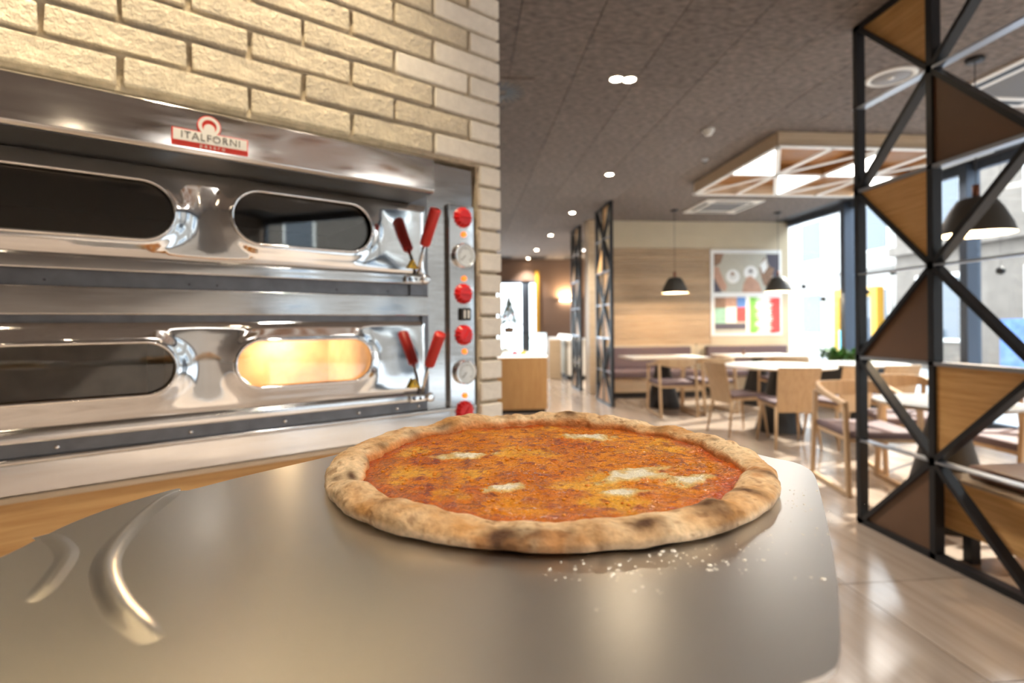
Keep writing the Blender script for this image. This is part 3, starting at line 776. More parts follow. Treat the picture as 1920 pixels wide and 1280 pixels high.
# white mozzarella pools: (x, y, rx, ry, rot)
POOL = [(0.056, -0.052, 0.030, 0.016, 0.30), (0.036, -0.092, 0.017, 0.007, 0.1), (-0.040, -0.072, 0.016, 0.008, 0.4), (-0.065, 0.018, 0.024, 0.011, 0.2), (0.056, 0.076, 0.022, 0.013, -0.2), (0.088, -0.070, 0.022, 0.009, 0.5)]
def pool(x, y):
    g = 0.0
    for cx_, cy_, rx, ry, rt in POOL:
        dx, dy = x - cx_, y - cy_
        u_ = dx * math.cos(rt) + dy * math.sin(rt); v_ = -dx * math.sin(rt) + dy * math.cos(rt)
        g = max(g, 1.15 - math.hypot(u_ / rx, v_ / ry) + 0.60 * fbm(x * 75, y * 75, 2.0, 4))
    return g
seg2, nr2 = 400, 110
V = []; Cc = []
for i in range(nr2 + 1):
    for k in range(seg2):
        a = 2 * math.pi * k / seg2; r = (rim_in(a) + 0.004) * (i / nr2); x, y = r * math.cos(a), r * math.sin(a)
        e = 1 - i / nr2
        n1 = fbm(x * 34, y * 34, 0.3); n2 = fbm(x * 120, y * 120, 5.0); n3 = fbm(x * 16 + 3, y * 16, 9.0); n4 = fbm(x * 330, y * 330, 2.0, 2)
        pl = pool(x, y)
        z = 0.0062 + 0.0011 * n1 + 0.0009 * n2 + 0.0005 * n4 + 0.0010 * sstep(0, .5, pl) - 0.0008 * sstep(0.10, 0.0, e)
        V.append((x, y, z))
        col = lerp3((0.70, 0.255, 0.008), (0.48, 0.105, 0.004), 0.45 + 0.7 * n3 + 0.3 * n1)
        col = lerp3(col, (0.74, 0.38, 0.030), sstep(0.05, 0.6, fbm(x * 22 + 20, y * 22 + 5, 1.0)) * 0.75)
        col = lerp3(col, (0.20, 0.022, 0.004), sstep(0.12, 0.6, n2) * 0.75)
        col = lerp3(col, (0.40, 0.040, 0.006), sstep(0.16, 0.02, e + 0.06 * n1) * 0.8)
        col = lerp3(col, (0.62, 0.46, 0.16), sstep(0.02, 0.30, pl) * 0.8)
        col = lerp3(col, (0.80, 0.74, 0.56), sstep(0.25, 0.85, pl))
        ring_ = math.exp(-((pl + 0.06) / 0.10) ** 2)
        col = lerp3(col, (0.36, 0.10, 0.02), ring_ * sstep(0.0, 0.5, fbm(x * 45, y * 45, 4.0)) * 0.9)
        Cc.append(col)
Fs = [(i * seg2 + k, i * seg2 + (k + 1) % seg2, (i + 1) * seg2 + (k + 1) % seg2, (i + 1) * seg2 + k) for i in range(nr2) for k in range(seg2)]
link('cheese_topping', color_mesh('cheese_topping', V, Fs, Cc), 'topping', pizza)

M['glint'] = mat('glint_orange', (0.62, 0.20, 0.01), 0.06, 0.0, spec=0.8)  # droplets invented to put glints on the topping
dp = MB(); rd = random.Random(21)
for k in range(620):
    r = 0.128 * math.sqrt(rd.random()); a = rd.uniform(0, 6.2832); q = abs(rd.gauss(0.0005, 0.0004)) + 0.00025
    dp.lathe([(q * 1.2, 0.0), (q * 1.0, q * 0.45), (q * 0.5, q * 0.75), (0.00002, q * 0.85)], 8, (r * math.cos(a), r * math.sin(a), 0.0062 + 0.0011 * fbm(r * math.cos(a) * 34, r * math.sin(a) * 34, 0.3)))
tag(dp.build('glint_droplets', 'glint', pizza, True), kind='stuff')
# flour on the peel
fl = MB(); rd = random.Random(3)
def speck(x, y, r):
    n_ = 7; prof = [(r * 0.9, 0.0), (r, r * 0.25), (r * 0.6, r * 0.55), (r * 0.05, r * 0.65)]
    j = len(fl.v)
    fl.lathe(prof, n_, (x, y, 0))
    for q in range(j, len(fl.v)):
        vx, vy, vz = fl.v[q]; fl.v[q] = (vx + rd.uniform(-.35, .35) * r, vy + rd.uniform(-.35, .35) * r, max(0, vz))
for k in range(150):                                   # a scatter along the near right edge
    a = R(rd.uniform(-100, -25)); r = PR + 0.002 + abs(rd.gauss(0, 0.016))
    speck(PC.x + r * math.cos(a), PC.y + r * math.sin(a), abs(rd.gauss(0.00022, 0.00022)) + 0.00012)
for cx_, cy_, n_ in ((0.072, 0.242, 12), (0.118, 0.238, 14), (0.128, 0.243, 6), (0.080, 0.221, 5), (0.150, 0.222, 8), (0.10, 0.256, 8)):
    for k in range(n_): speck(cx_ + rd.gauss(0, 0.005), cy_ + rd.gauss(0, 0.003), abs(rd.gauss(0.0004, 0.0004)) + 0.00012)
fo = fl.build('flour', 'flour'); fo.location = (0, 0, ZP); tag(fo, 'white flour specks scattered beside the pizza on the peel', 'flour', kind='stuff')

# ------------------------------------------------------------------ lattice screens
ZM = CEIL / 6
def screen(name, x, posts, fills, label, wbar=0.036, dep=0.056):
    """steel lattice: even posts carry nodes at even heights, odd posts at odd heights"""
    root = empty(name, (x, posts[0], 0), 0, label, 'screen', 'triangle lattice screens along the aisle')
    for y in posts:
        MB().box(-dep / 2, dep / 2, y - posts[0] - wbar / 2, y - posts[0] + wbar / 2, 0, CEIL).build('post', 'black', root, bevel=0.002)
    for i in range(len(posts) - 1):
        ya, yb = posts[i] - posts[0], posts[i + 1] - posts[0]
        ye, yo = (ya, yb) if i % 2 == 0 else (yb, ya)
        for k in range(7):
            z = min(max(k * ZM, 0.018), CEIL - 0.018)
            t = 0.034 if k in (0, 6) else (0.020 if k % 2 == 0 else 0.010)
            MB().box(-dep / 2, dep / 2, min(ya, yb) + 0.0181 - 0.036, max(ya, yb) + 0.0179, z - t / 2, z + t / 2).build('crossbar', 'black' if k in (0, 6) else 'bar_sheen', root)
        for k in (0, 2, 4, 6):
            for d in (-1, 1):
                if not 0 <= k + d <= 6: continue
                MB().bar((0, ye, k * ZM), (0, yo, (k + d) * ZM), 0.026, dep, (1, 0, 0)).build('brace', 'black', root)
    for cell, k, d, m in fills:
        ya, yb = posts[cell] - posts[0], posts[cell + 1] - posts[0]
        ye, yo = (ya, yb) if cell % 2 == 0 else (yb, ya)
        MB().prism([(ye, k * ZM), (yo, k * ZM), (yo, (k + d) * ZM)], lambda a, z, X: (X, a, z), -0.012, 0.012).build('panel', m, root)
    return root
screen('lattice_screen', 2.46, [3.11, 2.585, 2.06, 1.535],
       [(0, 6, -1, 'oak_y'), (0, 4, -1, 'oak_y'), (0, 2, 1, 'brown_panel'), (0, 0, 1, 'brown_panel'), (1, 4, 1, 'brown_panel'), (1, 2, -1, 'oak_y'), (2, 0, 1, 'oak_y'), (2, 6, -1, 'brown_panel')],
       'tall black lattice screen with wooden triangles, nearest on the right')
screen('lattice_screen', 2.20, [7.80, 8.23, 8.66],
       [(0, 6, -1, 'oak_y'), (0, 4, -1, 'oak_y'), (0, 2, 1, 'oak_y'), (0, 0, 1, 'oak_y'), (1, 4, 1, 'oak_y'), (1, 2, -1, 'oak_y'), (1, 0, 1, 'oak_y')],
       'black lattice screen at the left end of the bench wall', 0.05, 0.05)
screen('lattice_screen', 2.16, [9.75, 10.12, 10.50],
       [(0, 6, -1, 'oak_y'), (0, 4, -1, 'oak_y'), (0, 2, 1, 'oak_y'), (1, 0, 1, 'oak_y'), (1, 4, 1, 'oak_y')],
       'narrow black lattice screen farthest down the aisle', 0.05, 0.05)

# ------------------------------------------------------------------ seating and tables
def armchair(loc, rz, label):
    c = empty('armchair', (loc[0], loc[1], 0), rz, label, 'chair', 'oak armchairs with sled legs')
    for sx in (-1, 1):
        x = 0.245 * sx
        MB().bar((x, 0.30, 0.0), (x * 1.0, 0.255, 0.645), 0.030, 0.036, (0, 1, 0)).build('leg', 'oak_chair', c, bevel=0.004)
        MB().bar((x, -0.31, 0.0), (x * 1.0, -0.235, 0.70), 0.030, 0.036, (0, 1, 0)).build('leg', 'oak_chair', c, bevel=0.004)
        MB().box(x - 0.015, x + 0.015, -0.315, 0.305, 0.0, 0.028).build('runner', 'oak_chair', c, bevel=0.004)
    P = catmull([(-0.25, 0.275), (-0.25, 0.10), (-0.252, -0.10), (-0.225, -0.24), (-0.12, -0.305), (0.0, -0.325), (0.12, -0.305), (0.225, -0.24), (0.252, -0.10), (0.25, 0.10), (0.25, 0.275)], 5, False)
    V = []; n_ = len(P)
    for k, p in enumerate(P):
        t = (P[min(k + 1, n_ - 1)] - P[max(k - 1, 0)]).normalized(); nn = Vector((-t.y, t.x)); q = k / (n_ - 1)
        bk = math.sin(q * math.pi) ** 3; top = 0.675 + 0.095 * sstep(0.0, 0.35, min(q, 1 - q)); hh = 0.034 + 0.085 * bk; th = 0.018 - 0.006 * bk
        for a, z in ((-th, top - hh), (th, top - hh), (th, top), (-th, top)):
            V.append((p.x + nn.x * a, p.y + nn.y * a, z))
    F_ = [(k * 4 + a, k * 4 + (a + 1) % 4, (k + 1) * 4 + (a + 1) % 4, (k + 1) * 4 + a) for k in range(n_ - 1) for a in range(4)]
    F_ += [(0, 1, 2, 3), tuple((n_ - 1) * 4 + a for a in (3, 2, 1, 0))]
    MB().add(V, F_).build('back_hoop', 'oak_chair', c, bevel=0.004)
    MB().box(-0.232, 0.232, -0.25, 0.27, 0.385, 0.415).build('seat_frame', 'oak_chair', c, bevel=0.004)
    MB().box(-0.238, 0.238, -0.255, 0.285, 0.412, 0.465).build('seat', 'upholstery', c, bevel=0.018, seg=3)
    return c
def side_chair(loc, rz, label):
    c = empty('dining_chair', (loc[0], loc[1], 0), rz, label, 'chair', 'plywood-backed oak dining chairs')
    for sx in (-1, 1):
        MB().tube([(0.215 * sx, 0.225, 0.0), (0.180 * sx, 0.175, 0.44)], [0.011, 0.019], 10).build('leg', 'oak_chair', c, True)
        MB().tube([(0.215 * sx, -0.245, 0.0), (0.180 * sx, -0.180, 0.44)], [0.011, 0.019], 10).build('leg', 'oak_chair', c, True)
    MB().box(-0.19, 0.19, -0.19, 0.19, 0.395, 0.437).build('seat_frame', 'oak_chair', c, bevel=0.004)
    MB().box(-0.215, 0.215, -0.205, 0.225, 0.435, 0.468).build('seat', 'upholstery', c, bevel=0.012, seg=3)
    V = []; nu, nv = 12, 10
    for side in (0, 1):
        for j in range(nv + 1):
            v = j / nv; z = 0.36 + 0.45 * v; w = 0.185 + 0.022 * v
            for i in range(nu + 1):
                u = -1 + 2 * i / nu
                V.append((u * w, -0.195 - 0.085 * v ** 1.3 - 0.020 * (1 - u * u) * v - 0.012 * side, z))
    m_ = (nu + 1) * (nv + 1); F_ = []
    for j in range(nv):
        for i in range(nu):
            a = j * (nu + 1) + i; F_ += [(a, a + 1, a + nu + 2, a + nu + 1), (m_ + a + 1, m_ + a, m_ + a + nu + 1, m_ + a + nu + 2)]
    for i in range(nu): F_ += [(i, m_ + i, m_ + i + 1, i + 1), (nv * (nu + 1) + i + 1, m_ + nv * (nu + 1) + i + 1, m_ + nv * (nu + 1) + i, nv * (nu + 1) + i)]
    for j in range(nv): F_ += [(j * (nu + 1), (j + 1) * (nu + 1), m_ + (j + 1) * (nu + 1), m_ + j * (nu + 1)), (j * (nu + 1) + nu, m_ + j * (nu + 1) + nu, m_ + (j + 1) * (nu + 1) + nu, (j + 1) * (nu + 1) + nu)]
    MB().add(V, F_).build('backrest', 'oak_chair', c, bevel=0.003)
    return c
def table(loc, label, r=None, size=None):
    t = empty('cafe_table', (loc[0], loc[1], 0), 0, label, 'table', 'white tables on black cone pedestals')
    if r:
        MB().lathe([(0.001, 0.728), (r - 0.02, 0.728), (r, 0.735), (r, 0.744), (0.001, 0.744)], 48).build('top_edge', 'oak_pale', t)
        MB().lathe([(0.001, 0.7442), (r - 0.002, 0.7442), (r - 0.002, 0.750), (0.001, 0.750)], 48).build('tabletop', 'white_top', t)
    else:
        a, b_ = size[0] / 2, size[1] / 2
        MB().box(-a, a, -b_, b_, 0.722, 0.744).build('top_edge', 'oak_pale', t, bevel=0.003)
        MB().box(-a + .001, a - .001, -b_ + .001, b_ - .001, 0.7442, 0.750).build('tabletop', 'white_top', t, bevel=0.002)
    MB().lathe([(0.255, 0.0), (0.250, 0.012), (0.075, 0.715), (0.13, 0.728)], 40).build('pedestal', 'black_soft', t, True)
    return t
armchair((3.02, 3.80), R(167.3), 'oak armchair right behind the nearest lattice screen, back hoop toward the window')
armchair((3.72, 4.22), R(160), 'oak armchair seen through the nearest screen, behind the small round table')
armchair((3.78, 3.30), R(88), 'oak armchair at the right picture edge beyond the small round table')
armchair((2.84, 7.12), R(-3), 'left oak armchair facing the left bench')
armchair((3.46, 7.30), R(6), 'right oak armchair facing the left bench')
armchair((4.55, 7.25), R(-10), 'oak armchair facing the right bench under the poster')
side_chair((3.06, 5.76), R(-84), 'oak dining chair seen from its side, left of the round table')
side_chair((3.27, 5.16), R(-9), 'oak dining chair seen from behind, in front of the round table')
side_chair((3.78, 5.12), R(8), 'oak dining chair with its back just left of the nearest screen post')
side_chair((4.33, 5.22), R(4), 'oak dining chair with its back framed inside the nearest screen')
table((2.97, 7.78), 'white-topped rectangular table before the left bench', size=(1.15, 0.72))
table((4.50, 7.85), 'white-topped table before the right bench', size=(1.15, 0.72))
table((3.62, 5.88), 'large round white table in the middle of the dining area', r=0.60)
table((2.98, 3.06), 'small round white table behind the nearest lattice screen', r=0.38)
table((4.75, 5.95), 'round white table beside the street window', r=0.45)
def bench(x0, x1, label):
    b_ = empty('bench', ((x0 + x1) / 2, YB - 0.35, 0), 0, label, 'bench', 'upholstered wall benches'); h = (x1 - x0) / 2
    MB().box(-h, h, -0.28, 0.34, 0.10, 0.34).build('base', 'oak_pale', b_, bevel=0.003)
    MB().box(-h + .02, h - .02, -0.24, 0.34, 0.0, 0.10).build('plinth', 'black_soft', b_)
    MB().box(-h, h, -0.34, 0.30, 0.34, 0.45).build('seat', 'upholstery', b_, bevel=0.025, seg=3)
    MB().box(-h, h, 0.20, 0.335, 0.45, 0.83).build('backrest', 'upholstery', b_, bevel=0.025, seg=3)
bench(2.42, 4.02, 'mauve-brown upholstered bench left of the poster')
bench(4.32, 5.82, 'mauve-brown upholstered bench under the poster')
nb_ = empty('bench', (2.86, 1.60, 0), 0, 'oak box bench with brown cushion right behind the nearest screen', 'bench')
MB().box(-0.30, 0.30, -1.05, 1.05, 0.145, 0.405).build('body', 'oak_y', nb_, bevel=0.004)
MB().box(-0.305, 0.305, -1.055, 1.055, 0.405, 0.425).build('top_board', 'oak_pale', nb_, bevel=0.003)
MB().box(-0.25, 0.28, -1.03, 0.97, 0.426, 0.50).build('cushion', 'brown_cushion', nb_, bevel=0.025, seg=3)
for yy in (-0.95, 0.0, 0.93):
    for xx in (-0.26, 0.26):
        MB().box(xx - 0.025, xx + 0.025, yy - 0.025, yy + 0.025, 0, 0.145).build('leg', 'black', nb_)

# small things on the tables
def shaker(x, y, m, label, h=0.10):
    s_ = empty('bottle', (x, y, 0.751), 0, label, 'bottle')
    MB().lathe([(0.022, 0.0), (0.024, 0.01), (0.022, h * 0.6), (0.010, h * 0.8), (0.010, h)], 14).build('body', m, s_, True)
    MB().lathe([(0.012, h), (0.012, h + 0.018), (0.001, h + 0.020)], 12).build('cap', 'black_soft', s_, True)
shaker(4.62, 5.82, 'redp', 'small red bottle on the table beside the street window', 0.12)
shaker(4.25, 7.80, 'brown_cushion', 'small brown bottle on the table before the right bench')
shaker(3.48, 7.75, 'glass', 'clear bottle on the table before the left bench', 0.16)

# ------------------------------------------------------------------ counter with display case, tree
dc = empty('display_counter', (0.42, 7.95, 0), 0, 'wood-fronted counter with lit glass food display', 'counter')
MB().box(-0.75, 0.74, -0.55, 0.45, 0.06, 0.79).build('body', 'oak_z', dc, bevel=0.004)
MB().box(-0.72, 0.71, -0.52, 0.42, 0.0, 0.06).build('plinth', 'black_soft', dc)
MB().box(-0.75, 0.74, -0.55, 0.45, 0.79, 0.812).build('display_bed', 'display_white', dc)
for x0, x1, y0, y1 in ((-0.74, 0.73, -0.540, -0.532), (-0.74, 0.73, 0.432, 0.44), (-0.74, -0.732, -0.53, 0.43), (0.722, 0.73, -0.53, 0.43)):
    MB().box(x0, x1, y0, y1, 0.812, 1.118).build('glass_side', 'glass', dc)
MB().box(-0.745, 0.735, -0.545, 0.445, 1.118, 1.128).build('glass_top', 'glass', dc)
for k, (x, y, m, r) in enumerate(((0.13, 7.62, 'pastry', 0.07), (0.27, 7.58, 'pastry', 0.06), (0.50, 7.60, 'white', 0.07), (0.72, 7.58, 'pink', 0.05), (0.85, 7.66, 'pastry', 0.05), (0.20, 7.80, 'hair_print', 0.07), (0.60, 7.80, 'white', 0.08))):
    nm = ('round yellow pastry at the left of the glass display', 'second yellow pastry in the glass display', 'white cream cake in the front of the glass display', 'pink iced cake in the glass display', 'small yellow pastry at the right of the glass display', 'brown cake at the back of the glass display', 'large white cake at the back of the glass display')[k]
    o = MB().lathe([(r * 0.9, 0.0), (r, r * 0.3), (r * 0.85, r * 0.9), (r * 0.3, r * 1.25), (0.001, r * 1.3)], 16).build('pastry', m, None, True); o.location = (x, y, 0.813)
    tag(o, nm, 'pastry', 'pastries in the glass display')
tree = empty('christmas_tree', (0.68, 8.05, 1.129), 0, 'small decorated Christmas tree on the glass display counter', 'tree')
MB().lathe([(0.07, 0.0), (0.085, 0.08), (0.001, 0.081)], 16).build('pot', 'brown_panel', tree)
MB().tube([(0, 0, 0.05), (0, 0, 0.52)], 0.012, 8).build('trunk', 'hair_print', tree)
nd = MB(); rd = random.Random(5)
for k in range(900):
    t = rd.random() ** 0.8; z = 0.10 + 0.46 * t; rr = 0.17 * (1 - t) + 0.01; a = rd.uniform(0, 6.283); r0 = rr * rd.uniform(0.3, 0.8)
    p = Vector((r0 * math.cos(a), r0 * math.sin(a), z)); q = Vector((rr * 1.1 * math.cos(a + .1), rr * 1.1 * math.sin(a + .1), z - 0.03 * rd.random()))
    d = (q - p); n_ = Vector((-d.y, d.x, 0)).normalized() * 0.007
    nd.add([p - n_, p + n_, q, p + Vector((0, 0, 0.008))], [(0, 1, 2), (0, 2, 3), (1, 3, 2), (0, 3, 1)])
tag(nd.build('needles', 'green', tree), kind='stuff')
for k in range(26):
    t = k / 26; z = 0.12 + 0.40 * t; rr = 0.17 * (1 - t) + 0.015; a = k * 2.4
    MB().lathe([(0.001, -0.014), (0.010, -0.010), (0.014, 0), (0.010, 0.010), (0.001, 0.014)], 10, (rr * math.cos(a), rr * math.sin(a), z)).build('bauble', ('gold', 'redp', 'white_print')[k % 3], tree, True)

# white-fronted buffet along the far part of the aisle
bf = empty('buffet_counter', (2.62, 12.9, 0), 0, 'pale-fronted buffet counter far down the aisle', 'counter')
MB().box(-0.32, 0.35, -1.2, 1.4, 0.10, 0.86).build('body', 'white', bf, bevel=0.004)
MB().box(-0.28, 0.33, -1.15, 1.35, 0.0, 0.10).build('plinth', 'black_soft', bf)
MB().box(-0.36, 0.38, -1.24, 1.44, 0.86, 0.90).build('worktop', 'white_top', bf, bevel=0.003)
for k in range(5): MB().box(-0.328, -0.32, -1.18 + 0.52 * k, -0.68 + 0.52 * k, 0.12, 0.84).build('front_panel', 'grey_print', bf)
MB().box(-0.70, -0.42, -0.9, -0.6, 0.0, 0.9).build('end_cabinet', 'oak_pale', bf, bevel=0.004)
for k in range(4):
    o = MB().lathe([(0.02, 0.0), (0.05, 0.02), (0.055, 0.06), (0.03, 0.10), (0.001, 0.105)], 14).build('jar', 'lamp_white' if False else 'display_white', None, True)
    o.location = (2.40, 11.9 + 0.45 * k, 0.901); tag(o, ('nearest', 'second', 'third', 'farthest')[k] + ' small glowing jar standing in for string lights on the far buffet counter', 'jar', 'jars on the buffet')  # emissive jars take the place of a string of small lights
wl = empty('wall_lamp', (2.92, YFAR - 0.02, 1.95), 0, 'warm wall lamp glowing on the far brown wall', 'lamp')
MB().box(-0.22, 0.22, -0.06, 0.0, -0.03, 0.03).build('housing', 'white', wl, bevel=0.004)
MB().box(-0.20, 0.20, -0.050, -0.012, -0.034, -0.0305).build('lens', 'lamp_white', wl)
ld = bpy.data.lights.new('wall_lamp_light', 'AREA'); ld.shape = 'RECTANGLE'; ld.size = 0.4; ld.size_y = 0.04; ld.energy = 14; ld.color = (1, 0.75, 0.45)
lo = bpy.data.objects.new('wall_lamp_light', ld); COL.objects.link(lo); lo.parent = wl; lo.location = (0, -0.09, 0.05); lo.rotation_euler = (R(160), 0, 0)

# ------------------------------------------------------------------ poster
po = empty('poster', (4.45, YB - 0.014, 1.01), 0, 'white poster with one large and two small photographs', 'poster')
MB().box(0, 1.35, -0.006, 0.012, 0, 1.56).build('board', 'paper', po)
def pxy(px, py): return ((px - 1331) / 136 * 1.35, 1.56 - (py - 467) / 161 * 1.56)
lay = [0.0065]
def flat(pts, m, name='print'):
    lay[0] += 0.00025
    d = lay[0]
    MB().prism([pxy(*p) for p in pts], lambda a, z, y: (a, y, z), -0.006, -d).build(name, m, po)
def rect(x0, y0, x1, y1, m, name='print'): flat([(x0, y0), (x1, y0), (x1, y1), (x0, y1)], m, name)
def disc(x, y, r, m): flat([(x + r * math.cos(a * math.pi / 12), y + r * math.sin(a * math.pi / 12)) for a in range(24)], m)
rect(1337, 474, 1462, 547, 'grey_print', 'photograph')
flat([(1337, 474), (1356, 474), (1350, 492), (1340, 498), (1337, 498)], 'hair_print')
flat([(1337, 500), (1345, 498), (1354, 520), (1362, 535), (1358, 545), (1350, 542), (1337, 520)], 'skin')
flat([(1337, 520), (1346, 535), (1352, 547), (1337, 547)], 'sleeve')
flat([(1437, 475), (1462, 475), (1462, 535), (1452, 524), (1446, 505), (1440, 490)], 'sleeve')
flat([(1424, 500), (1434, 480), (1442, 498), (1453, 502), (1447, 520), (1440, 536), (1432, 534), (1427, 518)], 'hair_print')
flat([(1425, 496), (1436, 484), (1440, 500), (1431, 512)], 'paper')
disc(1373, 517, 13, 'paper'); disc(1373, 516, 7, 'white_top'); disc(1372, 512, 3.2, 'hair_print')
disc(1407, 510, 13, 'paper'); disc(1408, 508, 7, 'white_top'); disc(1407, 507, 3.0, 'sleeve')
flat([(1391, 547), (1393, 532), (1400, 518), (1408, 516), (1412, 520), (1422, 528), (1429, 547)], 'skin')
rect(1338, 556, 1397, 623, 'grey_print', 'photograph')
rect(1338, 556, 1358, 578, 'hair_print'); rect(1358, 556, 1380, 575, 'skin'); rect(1380, 556, 1397, 575, 'bluep')
rect(1338, 576, 1359, 606, 'mint_print'); rect(1359, 574, 1379, 604, 'paper'); rect(1379, 575, 1397, 602, 'redp'); rect(1338, 605, 1397, 616, 'sleeve')
gp = [(1405, 556)]; rp_ = [(1463, 557)]
for k in range(14):
    y = 556 + k * 5
    gp += [(1420 + random.uniform(-2, 9), y), (1412 + random.uniform(0, 6), y + 2.6)]
    rp_ += [(1440 + random.uniform(-3, 6), y + 1), (1449 + random.uniform(-3, 3), y + 3)]
flat(gp + [(1405, 623)], 'green_print'); flat(rp_ + [(1463, 622)], 'redp')

# ------------------------------------------------------------------ pendant lamps
def pendant(x, y, zb, label, r=0.205, hgt=0.25):
    p = empty('pendant_lamp', (x, y, CEIL), 0, label, 'lamp', 'dark cone pendant lamps')
    d = zb - CEIL
    sh = MB(); sh.lathe([(r, d), (r * 0.93, d + hgt * 0.25), (r * 0.70, d + hgt * 0.68), (r * 0.50, d + hgt * 0.94), (r * 0.30, d + hgt)], 40)
    sh.f = sh.f[:-2] + [sh.f[-1]]
    sh.build('shade', 'shade', p, True)
    sh = MB(); sh.lathe([(r - 0.001, d + 0.001), (r * 0.91, d + hgt * 0.25), (r * 0.68, d + hgt * 0.67), (r * 0.48, d + hgt * 0.92), (r * 0.28, d + hgt * 0.97)], 40)
    sh.f = sh.f[:-2] + [sh.f[-1]]
    sh.build('shade_lining', 'shade_in', p, True)
    MB().tube([(0, 0, d + hgt), (0, 0, d + hgt + 0.09)], 0.021, 14).build('stem', 'copper', p, True)
    MB().tube([(0, 0, d + hgt + 0.09), (0, 0, -0.03)], 0.0035, 8).build('cord', 'black', p)
    MB().lathe([(0.055, 0.0), (0.055, -0.025), (0.001, -0.03)], 24).build('ceiling_rose', 'black', p, True)
    MB().lathe([(0.001, d + 0.09), (0.03, d + 0.10), (0.035, d + 0.13), (0.02, d + 0.17), (0.012, d + 0.22)], 16).build('bulb', 'lamp_white', p, True)
    l = bpy.data.lights.new('pendant_light', 'POINT'); l.energy = 13; l.color = (1, 0.85, 0.66); l.shadow_soft_size = 0.04
    o = bpy.data.objects.new('pendant_light', l); COL.objects.link(o); o.parent = p; o.location = (0, 0, d + 0.05)
pendant(3.57, 3.42, 1.85, 'large dark pendant lamp seen through the nearest lattice screen', 0.215, 0.255)
pendant(3.40, 8.35, 1.735, 'dark pendant lamp hanging before the timber wall, left of the poster')
pendant(5.22, 8.45, 1.755, 'dark pendant lamp hanging before the right edge of the poster')

# ------------------------------------------------------------------ recessed spotlights
def spot(x, y, label, watts=60.0, r=0.045, cone=100, tgt=None, blend=0.8, tint=(1, 0.93, 0.83)):
    s_ = empty('ceiling_spotlight', (x, y, CEIL), 0, label, 'spotlight', 'recessed ceiling spotlights')
    MB().lathe([(r + 0.012, 0.0), (r + 0.012, -0.006), (r, -0.008), (r, -0.001)], 24).build('bezel', 'white', s_, True)
    MB().lathe([(0.001, -0.002), (r, -0.002), (r * 0.9, -0.006), (0.001, -0.0085)], 24).build('lens', 'lamp_white', s_, True)
    l = bpy.data.lights.new('spot_beam', 'SPOT'); l.energy = watts; l.color = tint; l.spot_size = R(cone); l.spot_blend = blend; l.shadow_soft_size = 0.04
    o = bpy.data.objects.new('spot_beam', l); COL.objects.link(o); o.parent = s_; o.location = (0, 0, -0.02)
    if tgt is not None: o.rotation_euler = (Vector(tgt) - Vector((x, y, CEIL - 0.02))).to_track_quat('-Z', 'Y').to_euler()
spot(1.150, 3.90, 'left lamp of the twin ceiling spotlight, nearest in view', 75)
spot(1.250, 3.90, 'right lamp of the twin ceiling spotlight, nearest in view', 75)
for k, y in enumerate((6.40, 8.65, 10.85, 13.0, 14.7)):
    spot(1.79, y, ('single ceiling spotlight beyond the twin lamps, largest of the row', 'second ceiling spotlight of the aisle row', 'third ceiling spotlight of the aisle row', 'fourth ceiling spotlight of the aisle row', 'farthest ceiling spotlight of the aisle row')[k], 110)
def owall(s, n_): return (FOOT.x + s * math.cos(RZ) + n_ * math.sin(RZ), FOOT.y + s * math.sin(RZ) - n_ * math.cos(RZ))
for k, s in enumerate((-0.45, 0.22)):
    x, y = owall(s, 0.36); tx, ty = owall(s, 0.0)
    spot(x, y, ('ceiling spotlight washing the bricks above the oven, left', 'ceiling spotlight washing the bricks above the oven, right')[k], 70, 0.045, 62, (tx, ty, 1.80), 1.0, (1, 0.81, 0.52))
for k, (x, y, wt) in enumerate(((0.9, 0.25, 58), (0.2, -1.2, 55), (1.6, -1.0, 80), (-1.2, -1.6, 90), (0.4, -3.2, 130), (2.2, -3.7, 130), (4.2, -3.7, 130))):  # unseen spots added to brighten the pizza and the near room
    spot(x, y, 'added fill spotlight out of view, ' + ('right of the pizza peel', 'just behind the viewpoint', 'behind the viewpoint beside the light box', 'behind the viewpoint near the brick wall', 'first of the rear row', 'second of the rear row', 'third of the rear row')[k], wt)

